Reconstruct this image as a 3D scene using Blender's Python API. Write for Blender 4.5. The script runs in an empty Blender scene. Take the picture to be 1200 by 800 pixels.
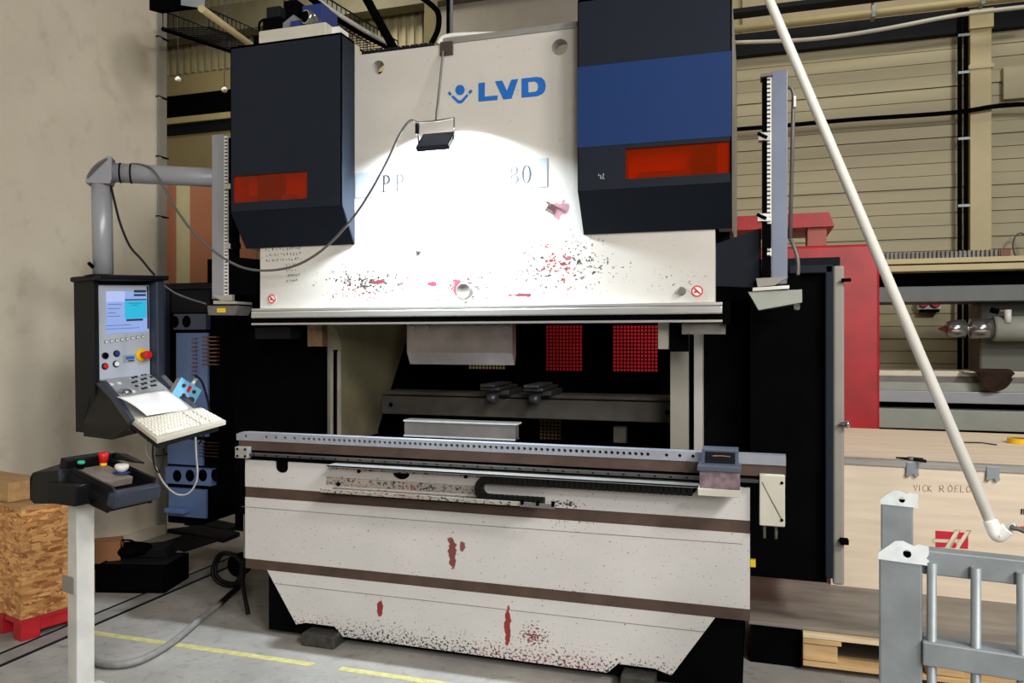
import bpy, bmesh, math, random
from mathutils import Vector, Matrix
from mathutils.geometry import tessellate_polygon
random.seed(7)
S = bpy.context.scene
COL = S.collection
PI = math.pi
# ------------------------------------------------------------------ camera
# hall axes: x runs along the press brake front, y into the hall, z up
TH = math.radians(17.56); CT, ST = math.cos(TH), math.sin(TH)
FP, CX, CY, EYE = 900.0, 600.0, 397.0, 1.5
cam_d = bpy.data.cameras.new('camera'); cam_d.sensor_width = 36; cam_d.lens = 27
cam_d.shift_y = -3/1200; cam_d.clip_end = 60
cam = bpy.data.objects.new('camera', cam_d); COL.objects.link(cam)
cam.location = (0, 0, EYE); cam.rotation_euler = (PI/2, 0, TH)
S.camera = cam
# ------------------------------------------------------------------ world, lights, exposure
S.view_settings.view_transform = 'Standard'; S.view_settings.look = 'None'
S.view_settings.gamma = 1; S.view_settings.use_curve_mapping = False
S.view_settings.exposure = 0.0
w = bpy.data.worlds.new('hall_air'); S.world = w; w.use_nodes = True
w.node_tree.nodes['Background'].inputs[0].default_value = (.8, .85, 1, 1)
w.node_tree.nodes['Background'].inputs[1].default_value = .02
def area(name, loc, target, sx, sy, power, col, spread=180):
    d = bpy.data.lights.new(name, 'AREA'); d.shape = 'RECTANGLE'; d.size = sx; d.size_y = sy
    d.energy = power; d.color = col; d.spread = math.radians(spread)
    o = bpy.data.objects.new(name, d); COL.objects.link(o); o.location = loc
    o.rotation_euler = (Vector(target)-Vector(loc)).to_track_quat('-Z', 'Y').to_euler()
    return o
area('hall_lamp_front', (4.0, -2.6, 4.6), (-1.2, 3.3, 1.2), 1.6, 1.2, 110, (1, .98, .95), 120)
area('hall_lamp_right', (4.4, -.4, 5.6), (2.2, 3.9, .6), 1.4, 1.0, 175, (1, .97, .92), 120)
area('wall_fill_left', (1.6, -3.7, 3.0), (-4.3, 3.2, 2.9), 2.0, 1.4, 126, (1, .96, .90), 110)  # low fill light added to brighten the left wall
area('ceiling_lamp_far', (1.0, 6.4, 6.4), (1.0, 8.4, 1.5), 4.0, .6, 58, (1, .96, .84))
area('ceiling_lamp_recess', (-4.6, 6.9, 5.9), (-4.8, 7.4, 0), 1.5, 1.0, 60, (1, .92, .78))
area('recess_fill', (-5.6, 5.15, 5.0), (-3.3, 5.4, .6), .8, .3, 34, (1, .92, .74), 130)  # fill light added for the recess floor and partition

# ------------------------------------------------------------------ helpers
def ray(x, y):
    X = (x-CX)/FP
    return Vector((X*CT-ST, X*ST+CT, (CY-y)/FP))
CAM = Vector((0, 0, EYE))
def pv(x, y, v): r = ray(x, y); return CAM+r*(v/r.y)          # point on the plane y = v
def pu(x, y, u): r = ray(x, y); return CAM+r*(u/r.x)
def pz(x, y, z): r = ray(x, y); return CAM+r*((z-EYE)/r.z)
def pd(x, y, d): return CAM+ray(x, y)*d                        # point at distance d in front of the lens
def pp(x, y, P, n): r = ray(x, y); return CAM+r*((P-CAM).dot(n)/r.dot(n))
def lin(c): c /= 255.0; return c/12.92 if c <= .04045 else ((c+.055)/1.055)**2.4
def rgb(r, g, b): return (lin(r), lin(g), lin(b), 1)

class Fr:                                                      # a local frame a (right), b (back), c (up)
    def __init__(s, O, A, B, C): s.O, s.A, s.B, s.C = map(Vector, (O, A, B, C))
    def __call__(s, a, b, c): return s.O+s.A*a+s.B*b+s.C*c
def yawf(O, deg):
    t = math.radians(deg); return Fr(O, (math.cos(t), math.sin(t), 0), (-math.sin(t), math.cos(t), 0), (0, 0, 1))
ID = Fr((0, 0, 0), (1, 0, 0), (0, 1, 0), (0, 0, 1))

class G:
    def __init__(s): s.bm = bmesh.new(); s.mi = 0
    def face(s, vs, smooth=False):
        try: f = s.bm.faces.new(vs)
        except ValueError: return None
        f.material_index = s.mi; f.smooth = smooth; return f
    def hexa(s, p, bev=0):                                     # 8 points: bottom loop then top loop
        v = [s.bm.verts.new(q) for q in p]
        fs = [s.face([v[i] for i in q]) for q in ((3,2,1,0),(4,5,6,7),(0,1,5,4),(1,2,6,5),(2,3,7,6),(3,0,4,7))]
        if bev:
            es = {e for f in fs for e in f.edges}
            r = bmesh.ops.bevel(s.bm, geom=list(es), offset=bev, segments=2, profile=.5, affect='EDGES')
            for f in r['faces']: f.material_index = s.mi
        return s
    def box(s, a0, a1, b0, b1, c0, c1, bev=0, fr=ID):
        return s.hexa([fr(a0,b0,c0), fr(a1,b0,c0), fr(a1,b1,c0), fr(a0,b1,c0), fr(a0,b0,c1), fr(a1,b0,c1), fr(a1,b1,c1), fr(a0,b1,c1)], bev)
    def plate(s, outer, fn, t, holes=()):                      # 2-D outline with real holes, thickness t
        loops = [[Vector((p[0], p[1], 0)) for p in outer]]+[[Vector((p[0], p[1], 0)) for p in h] for h in holes]
        flat = [p for l in loops for p in l]
        A = [s.bm.verts.new(fn(p.x, p.y, 0)) for p in flat]; B = [s.bm.verts.new(fn(p.x, p.y, t)) for p in flat]
        for tri in tessellate_polygon(loops):
            s.face([A[i] for i in tri]); s.face([B[i] for i in reversed(tri)])
        k = 0
        for l in loops:
            n = len(l)
            for i in range(n):
                j = (i+1) % n
                s.face([A[k+i], A[k+j], B[k+j], B[k+i]])
            k += n
        return s
    def cyl(s, p0, p1, r, n=16, r1=None):
        return s.tube([p0, p1], [r, r if r1 is None else r1], n)
    def tube(s, pts, r, n=8, cap=True):
        pts = [Vector(p) for p in pts]; rs = r if isinstance(r, (list, tuple)) else [r]*len(pts)
        rings = []; prev = None
        for i, p in enumerate(pts):
            t = (pts[min(i+1, len(pts)-1)]-pts[max(i-1, 0)]).normalized()
            if prev is None:
                a = t.cross(Vector((0, 0, 1)))
                if a.length < 1e-3: a = t.cross(Vector((0, 1, 0)))
            else: a = prev-t*prev.dot(t)
            a.normalize(); b = t.cross(a); prev = a
            rings.append([s.bm.verts.new(p+(a*math.cos(2*PI*k/n)+b*math.sin(2*PI*k/n))*rs[i]) for k in range(n)])
        for i in range(len(rings)-1):
            for k in range(n):
                s.face([rings[i][k], rings[i][(k+1) % n], rings[i+1][(k+1) % n], rings[i+1][k]], True)
        if cap: s.face(rings[0]); s.face(list(reversed(rings[-1])))
        return s
    def lathe(s, c, ax, prof, n=20):                           # prof: (distance along ax, radius)
        ax = Vector(ax).normalized(); c = Vector(c)
        a = ax.cross(Vector((0, 0, 1)))
        if a.length < 1e-3: a = Vector((1, 0, 0))
        a.normalize(); b = ax.cross(a)
        rings = [[s.bm.verts.new(c+ax*h+(a*math.cos(2*PI*k/n)+b*math.sin(2*PI*k/n))*r) for k in range(n)] for h, r in prof]
        for i in range(len(rings)-1):
            for k in range(n): s.face([rings[i][k], rings[i][(k+1) % n], rings[i+1][(k+1) % n], rings[i+1][k]], abs(prof[i][1]-prof[i+1][1]) < .8*abs(prof[i][0]-prof[i+1][0]))
        s.face(rings[0]); s.face(list(reversed(rings[-1])))
        return s
    def build(s, name, mat, parent=None, kind=None, label=None):
        bm = s.bm
        bmesh.ops.recalc_face_normals(bm, faces=bm.faces)
        if parent is not None:
            q = parent; L = Vector((0, 0, 0))
            while q is not None: L += Vector(q.location); q = q.parent
        else:
            xs = [v.co for v in bm.verts]
            L = Vector(((min(c.x for c in xs)+max(c.x for c in xs))/2, (min(c.y for c in xs)+max(c.y for c in xs))/2, min(c.z for c in xs)))
        bmesh.ops.translate(bm, verts=bm.verts, vec=-L)
        me = bpy.data.meshes.new(name); bm.to_mesh(me); bm.free()
        for m in (mat if isinstance(mat, (list, tuple)) else [mat]): me.materials.append(m)
        o = bpy.data.objects.new(name, me); COL.objects.link(o)
        if parent is not None: o.parent = parent
        else: o.location = L
        if kind: o['kind'] = kind
        if label: o['label'] = label
        return o
def thing(name, label, cat, loc, group=None):
    o = bpy.data.objects.new(name, None); COL.objects.link(o); o.location = loc
    o.empty_display_size = .05
    o['label'] = label; o['category'] = cat
    if group: o['group'] = group
    return o
def tag(o, label, cat, group=None):
    o['label'] = label; o['category'] = cat
    if group: o['group'] = group
    return o
def struct(o): o['kind'] = 'structure'; return o
def circ(x, y, rx, n=20, ry=None): return [(x+rx*math.cos(2*PI*k/n), y+(ry or rx)*math.sin(2*PI*k/n)) for k in range(n)]
def smooth_pts(pts, m=6):                                      # Catmull-Rom through the given points
    P = [Vector(p) for p in pts]; P = [P[0]*2-P[1]]+P+[P[-1]*2-P[-2]]; out = []
    for i in range(1, len(P)-2):
        for k in range(m):
            t = k/m; a, b, c, d = P[i-1:i+3]
            out.append(.5*((2*b)+(c-a)*t+(2*a-5*b+4*c-d)*t*t+(3*b-a-3*c+d)*t**3))
    return out+[P[-2]]

# ------------------------------------------------------------------ materials
def nd(nt, typ, **kw):
    n = nt.nodes.new(typ)
    for k, v in kw.items(): setattr(n, k, v)
    return n
def new_mat(name):
    m = bpy.data.materials.new(name); m.use_nodes = True
    return m, m.node_tree, m.node_tree.nodes['Principled BSDF']
def math_n(nt, op, a, b=None, clamp=False):
    n = nd(nt, 'ShaderNodeMath', operation=op, use_clamp=clamp)
    for i, x in enumerate((a, b)):
        if x is None: continue
        if isinstance(x, (int, float)): n.inputs[i].default_value = x
        else: nt.links.new(x, n.inputs[i])
    return n.outputs[0]
def mix_c(nt, fac, a, b):
    n = nd(nt, 'ShaderNodeMix', data_type='RGBA')
    for i, x in ((0, fac), (6, a), (7, b)):
        if isinstance(x, (int, float)): n.inputs[i].default_value = x
        elif isinstance(x, tuple): n.inputs[i].default_value = x
        else: nt.links.new(x, n.inputs[i])
    return n.outputs[2]
def noise_n(nt, scale, detail=4, vec=None, rough=.55):
    n = nd(nt, 'ShaderNodeTexNoise'); n.inputs['Scale'].default_value = scale
    n.inputs['Detail'].default_value = detail; n.inputs['Roughness'].default_value = rough
    if vec is not None: nt.links.new(vec, n.inputs['Vector'])
    return n.outputs[0]
def obj_vec(nt, scale=(1, 1, 1)):
    t = nd(nt, 'ShaderNodeTexCoord'); mp = nd(nt, 'ShaderNodeMapping'); mp.inputs['Scale'].default_value = scale
    nt.links.new(t.outputs['Object'], mp.inputs['Vector']); return mp.outputs[0]
def ramp01(nt, x, lo, hi):
    n = nd(nt, 'ShaderNodeMapRange'); n.inputs[1].default_value = lo; n.inputs[2].default_value = hi
    nt.links.new(x, n.inputs[0]); return n.outputs[0]
def M(name, col, rough=.5, metal=0.0, var=.12, vs=6, bump=0.0, bs=80, stretch=(1, 1, 1), emit=0, spec=.5):
    m, nt, b = new_mat(name)
    v = obj_vec(nt, stretch)
    if var:
        f = ramp01(nt, noise_n(nt, vs, 5, v), .3, .7)
        d = tuple(max(0, c*(1-var)) for c in col[:3])+(1,); l = tuple(min(1, c*(1+var)) for c in col[:3])+(1,)
        nt.links.new(mix_c(nt, f, d, l), b.inputs['Base Color'])
    else: b.inputs['Base Color'].default_value = col
    b.inputs['Roughness'].default_value = rough; b.inputs['Metallic'].default_value = metal
    b.inputs['Specular IOR Level'].default_value = spec
    if bump:
        bn = nd(nt, 'ShaderNodeBump'); bn.inputs['Strength'].default_value = bump; bn.inputs['Distance'].default_value = .004
        nt.links.new(noise_n(nt, bs, 4, v), bn.inputs['Height']); nt.links.new(bn.outputs[0], b.inputs['Normal'])
    if emit:
        b.inputs['Emission Color'].default_value = col; b.inputs['Emission Strength'].default_value = emit
    return m
def chipped(name, col, L, dens=(), spots=(), base=.0, low=None, rough=.45, dirt=.12):
    """painted steel: scratches and chips gather in the ellipses of dens (x, z, rx, rz, strength); spots are bare primer patches"""
    m, nt, b = new_mat(name)
    t = nd(nt, 'ShaderNodeTexCoord'); o = t.outputs['Object']
    sx = nd(nt, 'ShaderNodeSeparateXYZ'); nt.links.new(o, sx.inputs[0])
    X, Z = sx.outputs[0], sx.outputs[2]
    f = ramp01(nt, noise_n(nt, 2.3, 6, obj_vec(nt, (1, 1, 1.6))), .35, .7)
    c = mix_c(nt, f, tuple(q*(1-dirt) for q in col[:3])+(1,), col)
    def ell(x, z, rx, rz):
        a = math_n(nt, 'DIVIDE', math_n(nt, 'SUBTRACT', X, x-L[0]), rx); e = math_n(nt, 'DIVIDE', math_n(nt, 'SUBTRACT', Z, z-L[2]), rz)
        return math_n(nt, 'SQRT', math_n(nt, 'ADD', math_n(nt, 'MULTIPLY', a, a), math_n(nt, 'MULTIPLY', e, e)))
    D = None
    for (x, z, rx, rz, s) in dens:
        q = math_n(nt, 'MULTIPLY', math_n(nt, 'SUBTRACT', 1.0, ell(x, z, rx, rz), True), s)
        D = q if D is None else math_n(nt, 'MAXIMUM', D, q)
    if low:
        q = math_n(nt, 'MULTIPLY', ramp01(nt, Z, low[1]-L[2], low[0]-L[2]), low[2]); D = q if D is None else math_n(nt, 'MAXIMUM', D, q)
    if D is None: D = math_n(nt, 'ADD', base, 0.0)
    else: D = math_n(nt, 'MAXIMUM', D, base)
    n = noise_n(nt, 78, 3, obj_vec(nt, (1, 1, 1.2)), .6)
    thr = math_n(nt, 'SUBTRACT', .71, math_n(nt, 'MULTIPLY', D, .17))
    k = math_n(nt, 'MULTIPLY', math_n(nt, 'SUBTRACT', n, thr), 40, True)
    red = ramp01(nt, noise_n(nt, 5, 2, obj_vec(nt)), .50, .56)
    c = mix_c(nt, k, c, mix_c(nt, red, rgb(52, 46, 44), rgb(116, 40, 44)))
    for (x, z, rx, rz, sc) in spots:
        e = math_n(nt, 'ADD', ell(x, z, rx, rz), math_n(nt, 'MULTIPLY', math_n(nt, 'SUBTRACT', noise_n(nt, 30, 3, obj_vec(nt)), .5), 2.2))
        c = mix_c(nt, math_n(nt, 'MULTIPLY', math_n(nt, 'SUBTRACT', 1.0, e), 8, True), c, sc)
    nt.links.new(c, b.inputs['Base Color']); b.inputs['Roughness'].default_value = rough
    return m

BR = Vector((-1.25, 3.6, 0))                                   # base of the press brake
white = rgb(200, 196, 188)
m_ram = chipped('ram_paint', white, BR, base=.05,
    dens=((-1.77, 1.77, .42, .15, 1.35), (-1.30, 1.75, .34, .15, 1.25), (-.85, 1.83, .42, .22, 1.25), (-1.62, 1.98, .2, .1, .5), (-.3, 1.75, .2, .12, .5)),
    spots=((-.838, 2.075, .040, .045, rgb(150, 110, 118)), (-1.775, 1.955, .03, .022, rgb(158, 120, 126)), (-1.325, 1.735, .022, .04, rgb(112, 50, 60)),
           (-1.46, 1.76, .035, .012, rgb(112, 50, 60)), (-1.74, 1.775, .03, .013, rgb(112, 50, 60)), (-1.02, 1.70, .05, .009, rgb(112, 50, 60)), (-.80, 1.86, .018, .012, rgb(136, 84, 90))))
m_bed = chipped('bed_paint', rgb(207, 204, 202), BR, base=.30, low=(.06, .20, 1.15), dirt=.10,
    dens=((-.78, .71, .32, .12, .9), (-1.75, .80, .4, .12, .7), (-.78, .37, .3, .06, .9), (-.95, .16, .14, .10, 1.6), (-.80, .765, .16, .03, 1.7)),
    spots=((-1.345, .51, .022, .075, rgb(122, 62, 60)), (-1.295, .53, .016, .022, rgb(132, 74, 74)), (-1.075, .19, .015, .085, rgb(142, 40, 44)), (-1.72, .21, .016, .045, rgb(140, 40, 44))))
m_band = M('rusty_brown_steel', rgb(74, 57, 48), .6, 0, .28, 9)
m_hood = M('blue_grey_hood_paint', rgb(29, 34, 43), .55, 0, .05, 3, .15, 300, spec=.12)
m_hoodblue = M('hood_band_blue', rgb(30, 54, 100), .5, 0, .04, 3, .15, 300, spec=.12)  # blue for the level strip across the right hood front
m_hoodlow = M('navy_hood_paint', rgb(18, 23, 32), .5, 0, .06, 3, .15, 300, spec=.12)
m_grey = M('grey_sheet', rgb(140, 136, 128), .5, 0, .06)
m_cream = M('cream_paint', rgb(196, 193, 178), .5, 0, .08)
m_black = M('black_paint', rgb(9, 9, 10), .8, 0, .2, spec=0)
m_dark = M('dark_sheet', rgb(24, 26, 31), .6, 0, .15, spec=.1)
m_plastic = M('black_plastic', rgb(12, 13, 16), .5, 0, .1, 5, .2, 400, spec=.22)
m_navyplastic = M('blue_black_plastic', rgb(46, 52, 66), .4, 0, .06, spec=.35)
m_alu = M('aluminium', rgb(196, 194, 190), .35, .7, .12, 5, stretch=(1, 1, 12))
m_steel = M('ground_steel', rgb(172, 176, 186), .38, .55, .1, 7)
m_dullsteel = M('dull_steel', rgb(112, 108, 104), .5, .3, .22, 9)
m_galv = M('galvanised_steel', rgb(148, 156, 160), .5, .35, .12, 14, .1, 60)
m_galvb = M('bright_zinc', rgb(216, 222, 224), .4, .3, .10, 30)
m_rubber = M('rubber', rgb(13, 13, 14), .6, 0, .1, spec=.2)
m_cable = M('grey_cable', rgb(86, 84, 82), .5, 0, .1)
m_hose = M('grey_hose', rgb(128, 126, 124), .6, 0, .15, 30)
m_red = M('red_plastic', rgb(200, 24, 28), .35, 0, .04)
m_redpaint = M('red_machine_paint', rgb(176, 26, 36), .4, 0, .2, 5)
m_yellow = M('yellow_plastic', rgb(228, 184, 20), .45, 0, .05)
m_teal = M('teal_plastic', rgb(44, 168, 140), .4, 0, .04)
m_blue = M('blue_plastic', rgb(28, 50, 112), .4, 0, .05)
m_logo = M('blue_vinyl', rgb(20, 96, 178), .5, 0, .03)
m_plate = M('name_plate_metal', rgb(176, 190, 202), .4, .3, .05)
m_ink = M('dark_ink', rgb(32, 30, 32), .6, 0, .05)
m_whitepl = M('white_plastic', rgb(226, 224, 218), .4, 0, .03)
m_beige = M('keyboard_plastic', rgb(176, 169, 154), .5, 0, .05)
m_key = M('keycap_plastic', rgb(226, 221, 208), .5, 0, .03)
m_paper = M('paper', rgb(245, 245, 244), .8, 0, .01)
m_fascia = M('light_grey_fascia', rgb(168, 174, 186), .45, 0, .03)
m_fascia2 = M('grey_keypad', rgb(148, 150, 152), .45, 0, .05)
m_bluebox = M('light_blue_box', rgb(112, 172, 206), .45, 0, .04)
m_cabblue = M('cabinet_blue', rgb(96, 122, 172), .5, 0, .10, 4)
m_slot = M('rusty_slots', rgb(116, 74, 50), .6, 0, .2)
m_post = M('grey_white_post', rgb(206, 206, 202), .45, 0, .12, 8)
m_postd = M('grey_tube_paint', rgb(150, 152, 158), .4, .2, .08, 4)
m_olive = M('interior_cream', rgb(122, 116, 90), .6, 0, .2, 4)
m_ochre = M('ochre_block', rgb(112, 84, 56), .6, 0, .5, 24)
m_pole = M('white_pole_paint', rgb(238, 236, 228), .4, 0, .04)
m_lathe = M('lathe_grey_green', rgb(150, 154, 144), .45, 0, .08)
m_brownrag = M('brown_cloth', rgb(62, 42, 32), .9, 0, .3, 20, .5, 60)
m_pine = M('pine_wood', rgb(206, 172, 122), .7, 0, .2, 4, .2, 60, (1, 8, 8))
m_pinelit = M('pine_wood_lit', rgb(222, 200, 164), .7, 0, .14, 4, .2, 60, (1, 8, 8))  # lit copy of the pine, light on the front board put into the colour
m_ply = M('birch_plywood', rgb(230, 213, 190), .6, 0, .09, 3, .05, 60, (.6, 4, 8))
m_slab = M('old_wood', rgb(172, 136, 92), .7, 0, .2, 4, .2, 60, (1, 6, 6))
m_mat = M('worn_rubber_sheet', rgb(132, 125, 116), .6, 0, .35, 3.5, .3, 60, (.5, 2, 1))
m_purple = M('dirty_cover', rgb(116, 98, 104), .6, 0, .5, 30, .5, 80)
m_silver = M('bright_chrome', rgb(190, 190, 190), .2, .9, .03)
m_label_y = M('yellow_label', rgb(226, 190, 30), .5, 0, .04)
m_conduit = M('cream_pipe_paint', rgb(190, 176, 132), .5, 0, .05)
def osb():
    m, nt, b = new_mat('osb_board')
    src = obj_vec(nt); cells = []
    for rot, sc in (((.7, .5, .3), (15, 15, 62)), ((-.8, -.4, 1.2), (16, 16, 70)), ((.2, 1.1, .8), (14, 14, 58))):
        mp = nd(nt, 'ShaderNodeMapping'); mp.inputs['Rotation'].default_value = rot; mp.inputs['Scale'].default_value = sc
        nt.links.new(src, mp.inputs[0])
        n = nd(nt, 'ShaderNodeTexVoronoi'); n.inputs['Scale'].default_value = 1; nt.links.new(mp.outputs[0], n.inputs['Vector'])
        bw = nd(nt, 'ShaderNodeSeparateColor'); nt.links.new(n.outputs['Color'], bw.inputs[0]); cells.append(bw.outputs[0])
    k1 = ramp01(nt, noise_n(nt, 22, 2, src), .48, .52); k2 = ramp01(nt, noise_n(nt, 17, 2, obj_vec(nt, (1.1, .9, 1.3))), .5, .54)
    f = math_n(nt, 'ADD', math_n(nt, 'MULTIPLY', cells[0], math_n(nt, 'SUBTRACT', 1.0, k1)), math_n(nt, 'MULTIPLY', cells[1], k1))
    f = math_n(nt, 'ADD', math_n(nt, 'MULTIPLY', f, math_n(nt, 'SUBTRACT', 1.0, k2)), math_n(nt, 'MULTIPLY', cells[2], k2))
    c = mix_c(nt, f, rgb(150, 88, 42), rgb(236, 180, 112))
    nt.links.new(c, b.inputs['Base Color']); b.inputs['Roughness'].default_value = .65
    bn = nd(nt, 'ShaderNodeBump'); bn.inputs['Strength'].default_value = .4; bn.inputs['Distance'].default_value = .003
    nt.links.new(f, bn.inputs['Height']); nt.links.new(bn.outputs[0], b.inputs['Normal'])
    return m
m_osb = osb()
def concrete(name, a, bcol, c, sc=1.2):
    m, nt, b = new_mat(name)
    v = obj_vec(nt)
    f = ramp01(nt, noise_n(nt, sc, 8, v, .62), .3, .7); g = ramp01(nt, noise_n(nt, sc*7, 6, v), .56, .82)
    k = mix_c(nt, g, mix_c(nt, f, a, bcol), c)
    nt.links.new(k, b.inputs['Base Color']); b.inputs['Roughness'].default_value = .75
    bn = nd(nt, 'ShaderNodeBump'); bn.inputs['Strength'].default_value = .15; bn.inputs['Distance'].default_value = .004
    nt.links.new(noise_n(nt, 90, 4, v), bn.inputs['Height']); nt.links.new(bn.outputs[0], b.inputs['Normal'])
    return m
m_floor = concrete('floor_concrete', rgb(133, 130, 125), rgb(166, 163, 157), rgb(113, 110, 105), 2.6)
m_wall = concrete('wall_render', rgb(208, 199, 180), rgb(222, 214, 197), rgb(194, 184, 166), .9)
m_wallb = M('wall_back_paint', rgb(158, 146, 106), .6, 0, .10, 1.5, .1, 40)
m_plank = M('plank_paint', rgb(172, 163, 132), .55, 0, .10, 1.3, .12, 60, (.4, 1, 3))
m_plaster = M('pink_plasterboard', rgb(168, 108, 78), .8, 0, .06, 2)
m_joint = M('joint_filler', rgb(188, 178, 140), .8, 0, .10, 4)
m_ceil = M('ceiling_sheet', rgb(110, 108, 100), .7, 0, .1)
m_yline = M('worn_yellow_paint', rgb(188, 182, 122), .7, 0, .22, 26)
m_channel = M('channel_steel', rgb(140, 137, 132), .6, .1, .2, 8)
m_skyblue = M('pale_blue_daylight', rgb(176, 178, 178), .6, 0, .06)  # unused; tone for bluish daylight patches painted on the planks
def orange_glass():
    m, nt, b = new_mat('orange_polycarbonate')
    nt.nodes.remove(b); out = nt.nodes['Material Output']
    tr = nd(nt, 'ShaderNodeBsdfTransparent'); tr.inputs[0].default_value = (.95, .20, .02, 1)
    df = nd(nt, 'ShaderNodeBsdfDiffuse'); df.inputs[0].default_value = (.42, .05, .006, 1)
    gl = nd(nt, 'ShaderNodeBsdfGlossy'); gl.inputs['Roughness'].default_value = .08
    a = nd(nt, 'ShaderNodeMixShader'); a.inputs[0].default_value = .22
    nt.links.new(tr.outputs[0], a.inputs[1]); nt.links.new(df.outputs[0], a.inputs[2])
    c = nd(nt, 'ShaderNodeMixShader'); c.inputs[0].default_value = .02
    nt.links.new(a.outputs[0], c.inputs[1]); nt.links.new(gl.outputs[0], c.inputs[2])
    nt.links.new(c.outputs[0], out.inputs[0]); return m
m_orange = orange_glass()
def E(name, col, st):
    m = M(name, col, .5, 0, 0, emit=st, spec=.1)
    m.node_tree.nodes['Principled BSDF'].inputs['Base Color'].default_value = (.01, .01, .01, 1); return m

# ------------------------------------------------------------------ setting
struct(G().box(-8, 8, -4, 9, -.1, 0).build('floor', m_floor))
struct(G().box(-8, 8, -4, 9, 7.0, 7.1).build('ceiling', m_ceil))
WL = -4.39
wl = struct(G().box(WL-.25, WL, -4, 4.84, 0, 7.0).build('wall_left', m_wall))
# steel edge channel with cable ties at the end of the left wall
g = G().box(WL-.03, WL+.015, 4.84, 4.90, 0, 4.6).box(WL+.015, WL+.03, 4.80, 4.83, 0, 4.6)
tr1 = struct(g.build('trim_1', m_grey))
for k in range(8):
    z = .6+k*.46
    G().box(WL-.03, WL+.032, 4.797, 4.905, z, z+.008).build('cable_tie', m_black, tr1)
struct(G().box(WL, WL+.06, 2.5, 4.84, 0, .07).build('baseboard_left', m_wall))
struct(G().box(-8, -7.9, 4.6, 9, 0, 7.0).build('wall_recess', m_wallb))
struct(G().box(7.9, 8, -4, 9, 0, 7.0).build('wall_right', m_wallb))
struct(G().box(-8, 8, -4.1, -4, 0, 7.0).build('wall_front', m_ceil))
WB = 8.5
wb = struct(G().box(-8, 8, WB, WB+.15, 0, 7.0).build('wall_back', m_wallb))
# horizontal planks, each a board of its own
PH = .1235
cu0, cu1 = pv(1135, 200, WB-.1).x, pv(1160, 200, WB-.1).x
for seg, (u0, u1) in enumerate(((-.6, cu0), (cu1, 4.6))):
    for k in range(38):
        z0 = .02+k*PH
        if z0+PH > 4.47: break
        d = random.uniform(.0, .006)+(.012 if k % 4 == 0 else 0)
        G().box(u0+random.uniform(0, .01), u1-.004, WB-.022-d, WB, z0+.004, z0+PH-.003, 0).build('plank', m_plank, wb)
for (x0, x1, y0, y1) in ((1017, 1037, 144, 193), (1062, 1124, 138, 190), (1070, 1100, 196, 236)):
    pass
# ribbed cladding of the upper far wall (left) as one sheet
g = G()
u = -7.6
while u < -1.2:
    g.hexa([(u, WB, 2.95), (u+.07, WB, 2.95), (u+.07, WB-.001, 2.95), (u, WB-.001, 2.95), (u, WB, 6.9), (u+.07, WB, 6.9), (u+.055, WB-.03, 6.9), (u+.015, WB-.03, 6.9)]) if False else g.box(u, u+.05, WB-.03, WB, 5.05, 6.95)
    u += .11
g.build('ribbed_cladding', M('cladding_paint', rgb(160, 152, 122), .55, 0, .06), wb, kind='stuff')
# dark ribbon openings and ledges on the far wall, left of the machine
for (ya, yb, mt, dp, nm) in ((108.5, 134.5, m_black, .03, 'ribbon_panel'), (143, 155, m_dark, .03, 'ribbon_panel'), (135.5, 142.5, m_conduit, .07, 'ledge')):
    za, zb = pv(230, ya, WB-.05).z, pv(230, yb, WB-.05).z
    G().box(-7.8, -3.2, WB-dp, WB, zb, za).build(nm, mt, wb)
# smooth grey panel above the ram and beige panels top right
G().box(pv(497, 20, 8.3).x, -.7, 8.3, WB, 4.0, 6.9).build('wall_panel', M('grey_panel', rgb(140, 135, 124), .6, 0, .06), wb)
for (x0, x1) in ((870, 1022), (1024, 1127), (1129, 1300)):
    a, b_ = pv(x0, 20, 8.42).x, pv(x1, 20, 8.42).x
    G().box(a, b_-.01, 8.42, WB, 4.69, 6.9).build('wall_panel', M('beige_panel', rgb(160, 146, 116), .6, 0, .06), wb)
struct(G().box(-.9, 6, 8.38, WB, 4.46, 4.69).build('trim_2', m_dark))         # dark beam along the wall
# column
cz = G().box(cu0, cu1, WB-.16, WB, 0, 4.63, .004).build('wall_column', m_conduit, wb)
G().box(cu0-.015, cu1+.015, WB-.175, WB, 4.08, 4.12).build('column_band', m_conduit, wb)
G().box(cu0-.01, cu1+.01, WB-.19, WB, 4.46, 4.64).build('column_cap', m_conduit, wb)
# partition of taped plasterboard in the recess
PV = 5.55
wp = struct(G().box(-6.5, -2.2, PV, PV+.12, 0, 2.93).build('wall_partition', m_wallb))
for (x0, x1, mt, nm) in ((188, 206, m_plaster, 'plasterboard'), (222, 252, m_plaster, 'plasterboard'), (253.5, 300, m_plaster, 'plasterboard'), (206, 222, m_joint, 'taped_joint')):
    a, b_ = pv(x0, 260, PV-.02).x, pv(x1, 260, PV-.02).x
    if x0 == 188: a -= .4
    G().box(a, b_, PV-.014, PV, .55, 2.92).build(nm, mt, wp)
# floor channel with steel edges, yellow line
for i, (u0, u1, z) in enumerate(((-3.43, -3.415, .006), (-3.305, -3.29, .006), (-3.415, -3.305, .003))):
    struct(G().box(u0, u1, 1.5, 6.2, 0, z).build('trim_%d' % (3+i), m_dark if i < 2 else m_channel))
for i, (u0, u1) in enumerate(((-3.24, -1.94), (-1.80, 1.0))):
    struct(G().box(u0, u1, 3.075, 3.115, 0, .0015).build('trim_%d' % (6+i), m_yline))

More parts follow.
